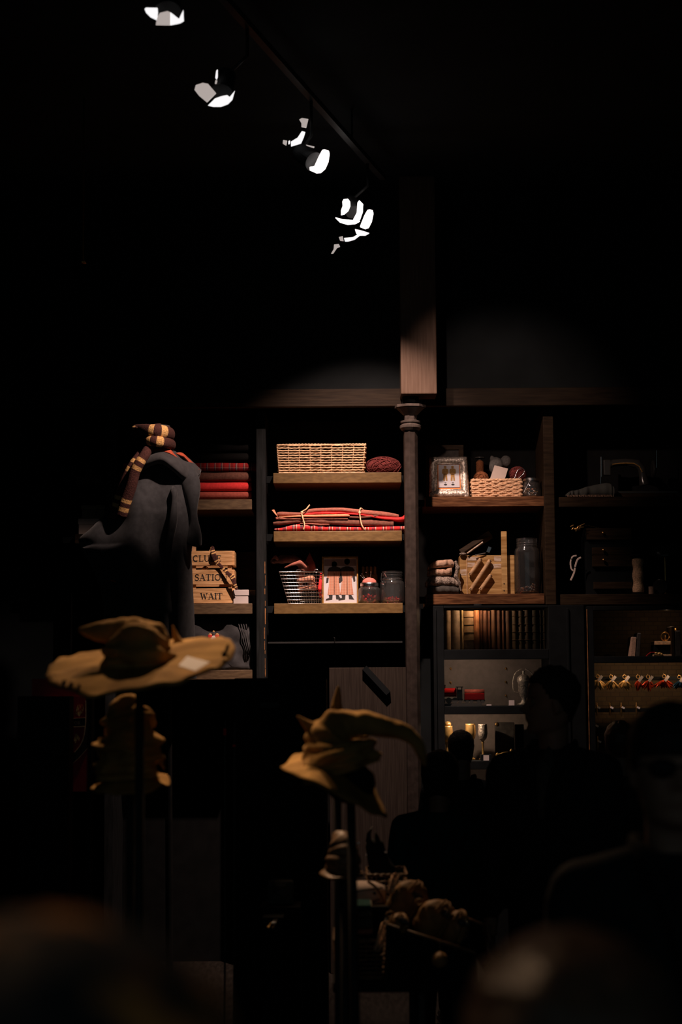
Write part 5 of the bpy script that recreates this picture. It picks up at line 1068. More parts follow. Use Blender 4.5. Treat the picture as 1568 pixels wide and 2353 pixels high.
H1 = hat('large crumpled olive brown pointed hat with wide drooping brim and white tag', 4.75, (322, 1528),
    [(105, 1553, -.0), (122, 1526, .12), (160, 1508, .20), (215, 1500, .25), (290, 1492, .27), (360, 1480, .27), (402, 1474, .26), (440, 1471, .24), (478, 1467, .2), (512, 1467, .14), (539, 1484, .06), (534, 1510, -.02), (508, 1532, -.10), (460, 1553, -.18), (400, 1568, -.23), (330, 1583, -.26), (255, 1594, -.26), (190, 1595, -.22), (140, 1583, -.14), (112, 1568, -.07)],
    [(324, 1536, 0), (323, 1512, 0), (325, 1490, 0), (318, 1470, .02), (290, 1458, .03), (255, 1452, .03), (222, 1450, .03), (198, 1449, .03), (182, 1447, .03)], [94, 88, 80, 60, 38, 26, 20, 13, 4],
    spikes=[([(412, 1480, .20), (404, 1462, .2), (397, 1437, .2)], 18)], holes=[(147, 1570, -.215, 5, 9), (163, 1574, -.225, 5, 9), (181, 1580, -.235, 4, 10), (522, 1490, .0, 4, 12), (515, 1503, -.05, 5, 8)])
tg = MB().add([P(x, y, 4.75+d) for x, y, d in ((410, 1530, -.19), (430, 1508, -.14), (482, 1522, -.15), (449, 1542, -.2))], [[0, 1, 2, 3]]).build('swing_tag', 'white_tag', H1, solid=.0015)
H2 = hat('crumpled olive brown hat in shadow under the large hat', 5.1, (300, 1790),
    [(208, 1812, 0), (235, 1800, .10), (290, 1796, .14), (350, 1796, .12), (380, 1784, .08), (390, 1800, 0), (360, 1815, -.09), (300, 1824, -.12), (240, 1822, -.09)],
    [(300, 1792, 0), (298, 1760, 0), (296, 1725, 0), (298, 1690, 0), (292, 1660, .01), (286, 1636, .02), (270, 1622, .04)], [82, 76, 73, 67, 58, 50, 12],
    nzamp=.5, spikes=[([(348, 1690, -.0), (360, 1720, -.0), (372, 1755, -.0), (378, 1768, 0)], 16)])
H3 = hat('olive brown hat with its bent tip drooping to the right and slanting brim', 4.9, (772, 1762),
    [(645, 1762, .0), (672, 1742, .12), (730, 1722, .2), (800, 1740, .2), (848, 1790, .12), (872, 1840, .05), (889, 1878, 0), (850, 1866, -.08), (790, 1835, -.14), (730, 1806, -.18), (690, 1785, -.14), (655, 1770, -.07)],
    [(786, 1778, 0), (776, 1748, 0), (764, 1716, 0), (764, 1688, .0), (787, 1668, .0), (825, 1664, .0), (868, 1668, -.0), (915, 1678, .0), (948, 1694, 0), (966, 1722, 0), (978, 1760, .02)], [88, 86, 74, 56, 40, 29, 23, 20, 18, 13, 3],
    spikes=[([(715, 1672, .0), (700, 1660, .0), (683, 1645, .0)], 14)])
hs = hat('slim pointed dark hat tip rising behind the bent hat', 5.6, (775, 1690), [(700, 1690, 0), (740, 1680, .1), (800, 1680, .1), (850, 1690, 0), (800, 1700, -.1), (740, 1700, -.1)], [(775, 1690, 0), (773, 1660, 0), (774, 1630, 0), (776, 1600, 0), (778, 1576, 0)], [42, 26, 16, 9, 2])
hat('dim slouched brown hat low in front of the black plinth edge', 5.25, (792, 2010), [(735, 2008, 0), (755, 1996, .06), (790, 1992, .08), (822, 1998, .06), (836, 2010, 0), (820, 2018, -.06), (788, 2022, -.08), (752, 2018, -.06)], [(787, 2006, 0), (790, 1985, 0), (790, 1958, 0), (782, 1930, .01), (768, 1914, .02)], [42, 42, 38, 26, 6], mt='dark_cane', nzamp=.25)
def stand(label, px, py, Y, floor_=0.0, curve=0, r=.012, head=.07):
    c = P(px, py, Y); f_ = floor_; t = T('hat_stand', label, 'hat stand', (c.x, Y, f_))
    MB().tube([(c.x, Y, f_+.02), (c.x+curve, Y, (c.z+f_)*.5), (c.x, Y, c.z)], r, 10).build('pole', 'black_metal', t, smooth=True)
    MB().lathe([(0, 0), (.10, 0), (.10, .015), (.02, .03)], (c.x, Y, f_), 28).build('base', 'black_metal', t)
    MB().ell((c.x, Y, c.z), (head, head, head*.8)).build('head_form', 'black_paint', t, smooth=True); return t
stand('black stand carrying the large wide brimmed hat', 322, 1540, 4.75); stand('black stand carrying the hat with the bent tip', 806, 1800, 4.93, curve=.01)
stand('black stand carrying the hat in the shadow below', 300, 1760, 5.1, head=.06); stand('short black stand carrying the dim slouched hat', 792, 2000, 5.25, head=.04); stand('black stand carrying the slim pointed hat', 775, 1690, 5.6, head=.04)

# dark wide display board behind the hats, banner with crest
bd = MB().span((P(58, 0, 7.0).x, 7.0, 0), (P(173, 0, 7.0).x, 7.12, P(0, 1600, 7).z)).build('display_board', 'black_paint', bevel=.004); tag(bd, 'black display board covering the left part of the red banner', 'board')
pt = MB().span((P(213, 0, 6.0).x, 6.0, 0), (P(223, 0, 6.0).x, 6.05, P(0, 1600, 6).z)).build('thin_post', 'black_paint'); tag(pt, 'thin black post right of the red banner', 'post')
YN = 9.0; kn = mp(YN); bn = T('crest_banner', 'crimson banner with gold edged shield crest and lettering at left', 'banner', P(150, 1700, YN))
MB().span((P(90, 0, YN).x, YN, P(0, 1820, YN).z), (P(215, 0, YN).x, YN+.01, P(0, 1560, YN).z)).build('cloth', 'crimson', bn)
MB().tube([(P(110, 0, YN).x, YN+.03, 0), (P(110, 0, YN).x, YN+.03, P(0, 1560, YN).z)], .015, 10).tube([(P(110, 0, YN).x, YN+.018, P(0, 1566, YN).z), (P(214, 0, YN).x, YN+.018, P(0, 1566, YN).z)], .01, 8).build('banner_stand', 'black_metal', bn)
def nP(pts): return [(P(x, y, YN).x, P(x, y, YN).z) for x, y in pts]
def band(mb, pts, w, y, mi):
    q = crom([tuple(map(float, p)) for p in pts], 6)
    for A, B in zip(q[:-1], q[1:]):
        A, B = Vector(A), Vector(B); d = (B-A).normalized(); n_ = Vector((-d.y, d.x))*w/2; A -= d*.3; B += d*.3
        mb.poly(nP([A+n_, B+n_, B-n_, A-n_]), y-.0008, y, mi)
m = MB(); y = YN-.0005
sh_out = [(120, 1790), (150, 1768), (173, 1750), (195, 1726), (209, 1709), (216, 1690), (220, 1660), (220, 1600), (100, 1600)]
m.poly(nP([(100, 1780), (150, 1765), (172, 1750), (192, 1730), (208, 1711), (216, 1690), (216, 1600), (100, 1600)]), y-.001, y, 0)
m.poly(nP([(100, 1770), (172, 1728), (184, 1713), (192, 1695), (196, 1670), (197.5, 1640), (196.5, 1600), (100, 1600)]), y-.002, y-.001, 1)
band(m, [(100, 1782), (150, 1765), (172, 1750), (192, 1730), (208, 1709)], 1.1, y-.001, 2)
band(m, [(172, 1728), (184, 1713), (192, 1695), (196, 1670), (197.5, 1645), (197, 1610)], 2.2, y-.0022, 2)
m.poly(nP([(100, 1653), (196, 1649), (196, 1670), (100, 1673)]), y-.003, y-.002, 0)
band(m, [(100, 1653.5), (150, 1652), (196, 1649)], 1.6, y-.003, 2); band(m, [(100, 1673), (150, 1671), (195, 1669)], 1.6, y-.003, 2)
for a_ in range(5): m.poly(nP([(174+a_*4, 1640), (176+a_*4, 1628), (180+a_*3.2, 1618), (178+a_*3, 1632)]), y-.003, y-.002, 3)
m.poly(nP([(174, 1640), (186, 1632), (189, 1636), (182, 1647), (178, 1642)]), y-.003, y-.002, 3)
m.poly(nP([(170, 1700), (174, 1684), (180, 1690), (184, 1696), (182, 1702), (178, 1699), (174, 1708)]), y-.003, y-.002, 3)
lettering(m, 'OR', P(171, 1666, YN).x, P(171, 1665, YN).z, 7.5*kn, y-.0035, 2, 1.1)
m.build('crest_print', ['ink', 'crimson', 'cane', 'scarf_gold'], bn)
# two thin black cords with red tags
for i, (px, y0, y1, t0, t1) in enumerate(((517, 1655, 1780, 1674, 1690), (538, 1660, 1760, 1711, 1716))):
    Yv = 7.4; t = MB().tube([P(px+1, y0, Yv), P(px, y1, Yv), (P(px, y1, Yv).x, Yv, 0)], .004, 6).build('cord_stand', 'grey_patch'); tag(t, ['thin pole with long red tag left of the plinth', 'thin pole with short red tag beside the plinth'][i], 'pole')
    a, b = P(px, t0, Yv-.01), P(px, t1, Yv-.01); MB().span((a.x-.006, Yv-.012, b.z), (a.x+.006, Yv-.004, a.z)).build('red_tag', 'red_felt', t)
# ------------------------------------------------------------------ people
def lerpt(tab, t):
    for (a, va), (b, vb) in zip(tab[:-1], tab[1:]):
        if t <= b: return va+(vb-va)*((t-a)/(b-a) if b > a else 0)
    return tab[-1][1]
def head_mesh(s=1.0, infl=0.0, hair=False, nose=1.0):
    """closed head surface, face towards -Y, chin at z=0, crown at z=.235"""
    HW = [(0, .018), (.03, .040), (.08, .055), (.2, .064), (.38, .071), (.55, .076), (.72, .077), (.85, .066), (.94, .044), (.985, .022), (1, .004)]
    FR = [(0, .074), (.03, .086), (.08, .091), (.16, .086), (.2, .092), (.26, .094), (.32, .088), (.42, .088), (.52, .084), (.6, .089), (.72, .088), (.84, .074), (.93, .050), (.985, .024), (1, .004)]
    BK = [(0, .008), (.08, .035), (.2, .062), (.38, .083), (.55, .098), (.72, .100), (.85, .084), (.94, .056), (.985, .026), (1, .004)]
    rows = []; nr, nc = 44, 48
    for i in range(nr+1):
        t = i/nr; z = .235*t; hw, fr_, bk = lerpt(HW, t), lerpt(FR, t), lerpt(BK, t); row = []
        for k_ in range(nc):
            th = 2*math.pi*k_/nc; sx, cy = math.sin(th), -math.cos(th)
            x = hw*math.copysign(abs(sx)**.85, sx); y = (fr_ if cy < 0 else bk)*math.copysign(abs(cy)**.85, cy)
            if cy < 0 and not hair:
                g = math.exp(-(x/.012)**2)
                y -= nose*(.030*g*math.exp(-((z-.087)/.014)**2) + .017*math.exp(-(x/.009)**2)*math.exp(-((z-.108)/.020)**2) + .008*math.exp(-((abs(x)-.012)/.007)**2)*math.exp(-((z-.080)/.008)**2))
                y += .015*math.exp(-((abs(x)-.033)/.016)**2)*math.exp(-((z-.118)/.012)**2)
                y -= .006*math.exp(-((abs(x)-.028)/.022)**2)*math.exp(-((z-.136)/.007)**2)
                y -= .006*math.exp(-(x/.020)**2)*(math.exp(-((z-.060)/.005)**2)+math.exp(-((z-.048)/.005)**2))
                y -= .006*math.exp(-(x/.018)**2)*math.exp(-((z-.016)/.012)**2)
                y -= .004*math.exp(-((abs(x)-.045)/.014)**2)*math.exp(-((z-.09)/.015)**2)
            v = Vector((x, y, z)); n_ = Vector((x, y, (z-.12)*.9)).normalized(); row.append((v+n_*infl)*s)
        rows.append(row)
    return rows
def ear(mb, s, sx):
    c = Vector((sx*.078, .012, .105))*s; mb.ell(c, (.008*s, .018*s, .030*s), (0.2, 0, sx*.35)); mb.ell(c+Vector((0, -.004, -.024))*s, (.006*s, .010*s, .010*s))
def person(label, px, py_top, Y, yaw, head_yaw=0.0, coat='dark_jacket', trousers='dark_trousers', hair='hair_dark', hairstyle='short', shirt=None, glasses=False, group=None, head_scale=1.0, hood=False, head_pitch=0, wide=1.0, open_coat=False):
    top = P(px, py_top, Y); H = top.z - .014; s = H/1.75
    t = T('person', label, 'person', (0, 0, 0), group)
    hs_ = head_scale; hz = 1.75-.235*hs_
    Rh = Matrix.Rotation(head_yaw, 3, 'Z') @ Matrix.Rotation(head_pitch, 3, 'X'); piv = Vector((0, .01, hz))
    def hp(v): return (piv + Rh @ Vector(v))*s
    mb = MB()
    rows = [[hp(v) for v in r] for r in head_mesh(hs_)]; mb.grid(rows, close=True); n_ = 48; mb.f.append(list(range(n_))); mb.m.append(0); b = 44*n_; mb.f.append([b+q for q in range(n_)]); mb.m.append(0)
    em = MB(); ear(em, hs_, 1); ear(em, hs_, -1); mb.add([hp(v) for v in em.v], em.f)
    S_ = lambda x, y, z: Vector((x, y, z))*s
    mb.tube([S_(0, .03, 1.40), S_(0, .025, 1.47), S_(0, .02, hz+.06)], [.066*s, .056*s, .056*s], 16)
    mb.ell(S_(0, .01, 1.22), (.145*s, .09*s, .20*s)); mb.ell(S_(0, .015, 1.36), (.16*s, .08*s, .07*s)); mb.ell(S_(0, .01, .98), (.145*s, .10*s, .13*s)); mb.ell(S_(0, .01, 1.1), (.13*s, .085*s, .12*s))
    arm = {}
    for sx in (-1, 1):
        sh, el, wr = S_(sx*.185, .02, 1.375), S_(sx*.235, .03, 1.10), S_(sx*.235, -.03, .86)
        arm[sx] = (sh, el, wr)
        mb.cap(sh, .050*s, el, .038*s); mb.cap(el, .038*s, wr, .026*s)
        palm = wr+S_(0, -.01, -.055); mb.tube([wr, palm+S_(0, 0, -.02)], [.024*s, .030*s], 10); mb.ell(palm, (.016*s, .040*s, .048*s))
        for i, (dy, ln) in enumerate(((-.028, .068), (-.010, .076), (.009, .070), (.026, .054))):
            a0 = palm+S_(0, dy, -.036); a1 = a0+S_(-sx*.004, dy*.15, -ln*.5); a2 = a1+S_(-sx*.018, -.002, -ln*.42); a3 = a2+S_(-sx*.016, 0, -ln*.15)
            mb.tube([a0, a1, a2, a3], [.0088*s, .0082*s, .0075*s, .005*s], 8); mb.ell(a1, .0086*s, sub=1)
        th0 = palm+S_(-sx*.004, -.030, .010); mb.tube([th0, th0+S_(-sx*.010, -.020, -.024), th0+S_(-sx*.018, -.026, -.050)], [.011*s, .0095*s, .007*s], 8)
        hipp, kn_, an = S_(sx*.085, .01, .92), S_(sx*.10, 0, .50), S_(sx*.105, .02, .09)
        mb.cap(hipp, .080*s, kn_, .052*s); mb.cap(kn_, .052*s, an, .036*s); mb.ell(S_(sx*.105, -.03, .04), (.036*s, .11*s, .036*s))
    body = fused(mb, .0065 if Y < 9 else .009, 2).build('body', 'skin', t, smooth=True)
    # clothing
    c = MB(); w = wide
    c.ell(S_(0, .012, 1.20), (.185*s*w, .125*s, .24*s)); c.ell(S_(0, .015, 1.34), (.20*s*w, .105*s, .09*s)); c.ell(S_(0, .01, .98), (.185*s*w, .135*s, .19*s)); c.ell(S_(0, .01, 1.1), (.175*s*w, .122*s, .15*s))
    c.tube([S_(0, .03, 1.37), S_(0, .03, 1.46)], [.095*s, .074*s], 20)
    for sx in (-1, 1):
        sh, el, wr = arm[sx]; c.cap(sh*1, .075*s, el, .058*s); c.cap(el, .058*s, wr+S_(0, 0, .02), .044*s); c.cap(S_(sx*.06, .02, 1.43), .05*s, sh, .072*s)
    jk = fused(c, .011, 5); 
    for i, v in enumerate(jk.v): jk.v[i] = v + Vector((1, 1, 0))*.006*noise.noise(v*14)
    jk = jk.build('jacket', coat, t, smooth=True)
    m = MB()
    for sx in (-1, 1):
        m.tube([S_(sx*.055, .075, 1.475), S_(sx*.082, .03, 1.475), S_(sx*.075, -.045, 1.45), S_(sx*.035, -.115, 1.33), S_(sx*.02, -.135, 1.2)], [.016*s, .022*s, .026*s, .024*s, .010*s], 8, flat=.5)
    m.build('collar', coat, jk, smooth=True)
    if shirt:
        MB().ell(S_(0, -.03, 1.30), (.05*s, .098*s, .17*s)).build('shirt_front', shirt, jk, smooth=True)
    c = MB(); c.ell(S_(0, .01, .93), (.165*s, .118*s, .13*s))
    for sx in (-1, 1): c.cap(S_(sx*.088, .01, .88), .092*s, S_(sx*.10, 0, .50), .066*s); c.cap(S_(sx*.10, 0, .5), .066*s, S_(sx*.105, .02, .1), .056*s)
    fused(c, .014, 4).build('trousers', trousers, t, smooth=True)
    for sx in (-1, 1):
        MB().ell(S_(sx*.105, -.035, .045), (.05*s, .135*s, .045*s)).box(S_(sx*.105, -.03, .012), (.085*s, .25*s, .024*s)).build('shoe', 'shoe', t, smooth=False)
    # hair
    if hairstyle != 'bald':
        rows = head_mesh(hs_, .009 if hairstyle != 'full' else .018, hair=True); hm = MB(); keep = []
        for i, r in enumerate(rows):
            tt = i/44; rr = []
            for k_, v in enumerate(r):
                th = 2*math.pi*k_/48; front = -math.cos(th)
                lim = lerpt([(-1, .80), (-.6, .78), (-.25, .62), (0, .50), (.3, .36), (1, .20)], front) if False else (.80 if front < -.55 else (.80+(front+.55)/.55*-.30 if front < 0 else .50-.28*front))
                if hairstyle == 'fringe': lim = (.62 if front < -.5 else (.62-(front+.5)*.36 if front < 0 else .44-.3*front))
                if hairstyle == 'full': lim = (.74 if front < -.55 else (.74-(front+.55)*1.0 if front < 0 else .1))
                q = v
                if tt < lim: q = v*.965 if tt > .1 else v*.9; q = Vector((v.x*.7, v.y*.7, v.z*.9+.01)) if tt < lim-.03 else Vector((v.x*.95, v.y*.95, v.z))
                bump_ = .006*noise.noise(Vector((v.x*60, v.y*60, v.z*40))) + (.016*max(0, tt-.8)*5*max(0, noise.noise(Vector((v.x*90, v.y*90, 5)))+.2) if hairstyle == 'short' else 0)
                rr.append(hp(q+q.normalized()*bump_*(1 if tt >= lim else 0)))
            keep.append(rr)
        hm.grid(keep, close=True); b = 44*48; hm.f.append([b+q for q in range(48)]); hm.m.append(0)
        hm.build('hair', hair, t, smooth=True)
    em = MB()
    for sx in (-1, 1): em.ell(hp(Vector((sx*.032, -.068, .118))*hs_), .0115*s*hs_)
    em.build('eyes', 'brown_card', t, smooth=True)
    if glasses:
        g = MB()
        for sx in (-1, 1): g.ell(hp(Vector((sx*.033, -.092, .116))*hs_), (.027*s*hs_, .004, .019*s*hs_), (0, 0, head_yaw+sx*.18))
        gl = g.build('sunglass_lenses', 'lens', t, smooth=True)
        g = MB()
        for sx in (-1, 1): g.tube([hp(Vector((sx*.058, -.085, .122))*hs_), hp(Vector((sx*.080, -.01, .122))*hs_)], .0018, 6)
        g.tube([hp(Vector((-.010, -.10, .12))*hs_), hp(Vector((.010, -.10, .12))*hs_)], .002, 6).build('sunglass_frame', 'black_metal', gl)
    xw = P(px, py_top+60, Y).x; off = Vector((0, .01, 0))*s
    Rz = Matrix.Rotation(yaw, 3, 'Z'); o2 = Rz @ off
    t.location = (xw-o2.x, Y-o2.y, 0); t.rotation_euler = (0, 0, yaw)
    return t
R_ = math.radians
person('man in dark open jacket seen in profile facing left before the display cabinet', 1268, 1529, 6.8, R_(-25), R_(-65), shirt='shirt_check', wide=1.22)
person('person in sunglasses with dark fringe looking at the camera at right edge', 1545, 1604, 3.5, R_(4), R_(-6), hairstyle='fringe', glasses=True, head_scale=1.03)
person('short person seen from behind, round head below the lower ornaments', 1425, 1655, 9.0, R_(180), 0, hair='hair_brown', coat='charcoal_cloth', head_scale=.98)
person('small dark haired person from behind in front of the gold goblets', 1060, 1676, 9.6, R_(185), 0, hairstyle='full', head_scale=.85)
person('person in dark teal coat with dark hair standing right of the cupboard', 1012, 1722, 7.6, R_(165), 0, coat='teal_cloth', hairstyle='full', wide=1.15)
person('blurred nearest person with shiny brown hair at the bottom right corner', 1310, 2135, 1.35, R_(178), 0, hair='hair_brown', hairstyle='full', coat='charcoal_cloth', head_scale=1.0)
PF = person('blurred nearest person in rust and black patterned headscarf at the bottom left corner', 95, 2110, .85, R_(182), 0, hairstyle='full', hair='patterned_cloth', coat='patterned_cloth', head_scale=1.15)
for o in PF.children:
    if o.name.startswith('hair'): o.name = 'headscarf'

# ------------------------------------------------------------------ merchandise table in front
YT2 = 5.7; tz = P(880, 2258, YT2).z; tx0, tx1 = P(765, 2258, YT2).x, P(1125, 2258, YT2).x
tb = T('display_table', 'dark display table carrying baskets, books and brown bags', 'table', ((tx0+tx1)/2, YT2+.4, 0))
MB().span((tx0, YT2, tz-.03), (tx1, YT2+1.0, tz)).build('tabletop', 'black_paint', tb, bevel=.003)
for x in (P(948, 0, YT2).x, tx1-.05, tx0+.05):
    for y in (YT2+.04, YT2+.9): MB().span((x-.009, y, 0), (x+.009, y+.02, tz-.03)).build('leg', 'grey_patch' if y < 6 else 'black_metal', tb)
def tp(px, py, Y=5.9): return P(px, py, Y)
B1 = basket_weave('dark_basket', 'tall dark woven basket at the back of the display table', 'basket', 846, 938, 2008, tz, 6.250, .28, 'dark_cane', 16, 14, .01)
B2 = basket_weave('dark_basket', 'front dark woven basket with books on the display table', 'basket', 768, 888, 2160, tz, 5.760, .3, 'dark_cane', 9, 14, .008)
for i, (a, b) in enumerate((((909, 2012), (896, 2050)), ((886, 2120), (868, 2182)))):
    A, B = tp(*a, 5.750), tp(*b, 5.730); m = MB()
    for s_ in (-1, 1): m.tube([A+Vector((.009*s_, 0, 0)), B+Vector((.009*s_, 0, 0))], .0028, 5)
    n_ = 9
    for k_ in range(n_):
        c = A.lerp(B, (k_+.5)/n_); m.tube([c+Vector((.007*math.cos(g/8*6.283), 0, .009*math.sin(g/8*6.283))) for g in range(9)], .002, 4)
    o = m.build('braided_strap', 'rope', smooth=True); tag(o, ['upper braided strap hanging behind the brown bags', 'lower braided strap hanging at the corner of the front basket'][i], 'strap')
# shelf rack / tray edges
for i, (y, x0, x1) in enumerate(((2083, 770, 892), (2116, 838, 890))):
    a, b = tp(x0, y, 5.920), tp(x1, y, 5.920); o = MB().tube([a, b+Vector((0, 0, .002))], .0035, 8).tube([a-Vector((0, 0, .006)), b-Vector((0, 0, .005))], .0025, 8).build('cane_edge', 'cane', smooth=True); tag(o, ['long cane tray edge under the round white box', 'short cane tray edge right of the stacked books'][i], 'tray edge')
st_ = MB().span((tp(766, 0, 5.920).x, 5.900, tz), (tp(892, 0, 5.920).x, 6.140, tp(0, 2086, 5.920).z)).build('riser_box', 'black_paint', bevel=.004); tag(st_, 'black riser box under the round white box', 'riser')
rz = tp(0, 2086, 5.920).z
dr = T('drum_box', 'round off white drum box with dark cords on the riser', 'drum', (tp(815, 0, 6.020).x, 6.030, rz)); cx = dr.location.x; hh = tp(0, 2032, 6.020).z-rz; rd = 58*mp(6.020)
MB().lathe([(0, rz), (rd, rz), (rd, rz+hh*.5), (rd*.93, rz+hh*.8), (rd*.6, rz+hh*.98), (0, rz+hh)], (cx, 6.030, 0), 40).build('drum_body', 'pale_card', dr, smooth=True)
m = MB()
for (a, b, c) in (((770, 2075), (810, 2050), (880, 2040)), ((772, 2082), (830, 2070), (872, 2085)), ((790, 2060), (840, 2075), (875, 2065))): m.tube([Vector(p) for p in crom([tuple(tp(*q, 6.030-rd*.99)) for q in (a, b, c)], 6)], .0022, 5)
m.ell(tp(861, 2052, 6.030-rd*.85), (.006, .006, .006)); m.build('dark_cords', 'ink', dr, smooth=True)
m = MB(); m.tube([Vector(p) for p in crom([tuple(tp(*q, 5.960)) for q in ((845, 2025), (865, 2040), (880, 2065), (886, 2086))], 6)], .005, 6).build('rim_band', 'dark_cane', dr, smooth=True)
# books standing on the table front (spines with white bands)
def stack(label, x0, x1, yt, yb, m, Y, bands=(), group='books stacked in the front basket'):
    a, b = tp(x0, 0, Y).x, tp(x1, 0, Y).x; z1, z0 = tp(0, yt, Y).z, tp(0, yb, Y).z; t = T('book', label, 'book', ((a+b)/2, Y, z0), group)
    cv = MB().span((a, Y, z0), (b, Y+.17, z1)).build('cover', m, t, bevel=.004)
    MB().span((a+.002, Y+.004, z0+.002), (b+.0015, Y+.168, z1-.002)).build('pages', 'brown_card', t)
    for x, mm in bands: MB().span((tp(x, 0, Y).x-.0028, Y-.001, z0+.001), (tp(x, 0, Y).x+.0028, Y, z1-.001)).build('spine_band', mm, cv)
    return t
stack('dark teal book with gold lettered edge, topmost in the front basket', 762, 838, 2085, 2096, 'teal_cloth', 5.720)
stack('dark book with two white spine bands, second from the top', 758, 836, 2098, 2113, 'charcoal_cloth', 5.720, [(781, 'white_tag'), (799, 'white_tag')])
stack('dark book with gold spine band, third from the top', 758, 838, 2116, 2138, 'charcoal_cloth', 5.720, [(801, 'gold')])
stack('black book lying lowest of the four in the front basket', 765, 840, 2141, 2152, 'rust_felt', 5.720)
m = MB()
for i in range(9): m.box(tp(770+i*4, 2084.5, 5.719), (.0026, .001, .0035))
# brown bags with clasps
def bag(label, cx, cy, w, h, Y, lean, dz=0):
    c = tp(cx, cy, Y); k_ = mp(Y); t = T('leather_bag', label, 'bag', c, 'brown leather bags on the table')
    mb = MB(); mb.ell(c, (w*k_/2, .045, h*k_/2), (0, lean, 0)); mb.ell(c+Vector((-w*k_*.18, .01, -h*k_*.18)), (w*k_*.42, .05, h*k_*.38), (0, lean, 0))
    bd_ = fused(mb, .005, 5).build('bag_body', 'tan_leather', t, smooth=True)
    for off in (.02, .10):
        m = MB(); n_ = 28; pts = []
        for i in range(n_+1):
            g = -1.2+i/n_*3.6; v = Vector((w*k_*(off+.03)*1.0+w*k_*.26*math.sin(g)*.35, -.052*math.cos(g*.0)*(1), h*k_*.5*math.cos(g)*.96)); pts.append(c + Matrix.Rotation(lean, 3, 'Y') @ Vector((w*k_*(off-.05)+.018*math.sin(g), -.048*abs(math.sin(g))**.5-.004, h*k_*.5*math.cos(g))))
        m.tube(pts, .0035, 6).build('seam_piping', 'tan_leather', bd_, smooth=True)
    m = MB(); rnd = random.Random(int(cx))
    q = c + Vector((w*k_*.2, -.05, h*k_*.14))
    m.ell(q, (.020, .006, .011), (0, .6, 0)); m.build('dark_clasp', 'ink', t, smooth=True)
    m = MB()
    for i in range(9): m.ell(q+Vector((rnd.uniform(-.016, .016), -.006, rnd.uniform(-.012, .012))), .0018, sub=1)
    m.build('clasp_studs', 'steel', t, smooth=True)
    m = MB(); q = c+Vector((-w*k_*.42, -.01, h*k_*.42)); m.tube([q+Vector((.011*math.cos(g/10*6.283), 0, .009*math.sin(g/10*6.283))) for g in range(11)], .003, 6); m.build('loop_handle', 'tan_leather', t, smooth=True)
    return t
bag('brown leather bag furthest left and highest of the heap', 940, 2070, 92, 100, 5.920, .5)
bag('brown leather bag in the middle of the heap', 1005, 2112, 96, 92, 5.820, .5)
bag('small brown leather bag lying at the lower left of the heap', 918, 2120, 50, 44, 5.740, .3)
bag('brown leather bag furthest right of the heap', 1050, 2130, 60, 80, 5.800, .3)
# chest that the bags lie in
bx0 = T('slanted_tray', 'dark tray with sloping rim holding the brown bags', 'tray', (tp(1000, 0, 5.900).x, 5.900, tz))
a0, a1 = tp(893, 2125, 5.700), tp(1095, 2190, 5.700); m = MB(); m.tube([a0, a1], .005, 6).build('front_rim', 'dark_cane', bx0, smooth=True); MB().tube([tp(1035, 2095, 6.08), tp(1118, 2128, 6.08)], .005, 6).build('rear_rim', 'dark_cane', bx0, smooth=True)
MB().poly([(a0.x, tz), (a0.x, a0.z), (a1.x, a1.z), (a1.x, tz)], 5.700, 5.710).build('front_board', 'black_paint', bx0)
MB().poly([(a0.x, tz), (a0.x, a0.z), (a1.x, a1.z), (a1.x, tz)], 6.080, 6.090).build('rear_board', 'black_paint', bx0)
MB().span((a0.x-.008, 5.700, tz), (a0.x, 6.090, a0.z)).build('end_board', 'black_paint', bx0)
o = fused(MB().ell(tp(1012, 2205, 5.680)+Vector((0, -.005, 0)), (.026, .026, .026), nz=.15, sc=60), .004, 1).build('pompom', 'tan_leather', smooth=True); tag(o, 'brown fluffy pompom hanging in front of the dark tray', 'pompom')
MB().tube([tp(1012, 2195, 5.675), tp(1012, 2165, 5.675), tp(1012, 2164, 5.700)], .0015, 5).build('cord', 'dark_cane', o)
# dark horned bottle at the back of the table
bt = T('horned_figurine', 'dark two horned figurine with small metal glints at the back of the table', 'figurine', tp(868, 2010, 6.38))
m = MB(); Yh = 6.38
m.tube([tp(885, 2010, Yh), tp(872, 1985, Yh), tp(862, 1950, Yh), tp(855, 1935, Yh)], [.045, .04, .032, .018], 14); fused(m.ell(tp(862, 1945, Yh), (.035, .03, .03)), .006, 3).build('body', 'dark_jacket', bt, smooth=True)
MB().tube([(tp(885, 2010, Yh).x, Yh, tz+.008), tp(885, 2010, Yh)], .04, 14).build('base', 'dark_jacket', bt, smooth=True)
for q in (((847, 1935), (848, 1915), (856, 1900)), ((868, 1935), (866, 1922), (863, 1911))): MB().tube([tp(*p, Yh-.01) for p in q], [.010, .007, .0015], 10).build('horn', 'black_metal', bt, smooth=True)
for q, d in (((824, 1937), 0), ((842, 1964), 0), ((887, 1958), 0)): MB().box(tp(*q, Yh-.05), (.010 if q[0] != 842 else .004, .006, .005)).build('metal_glint', 'steel', bt)
o = MB().tube([tp(805, 1850, 6.200), tp(812, 1960, 6.200), tp(815, 2100, 6.150)], .008, 8)
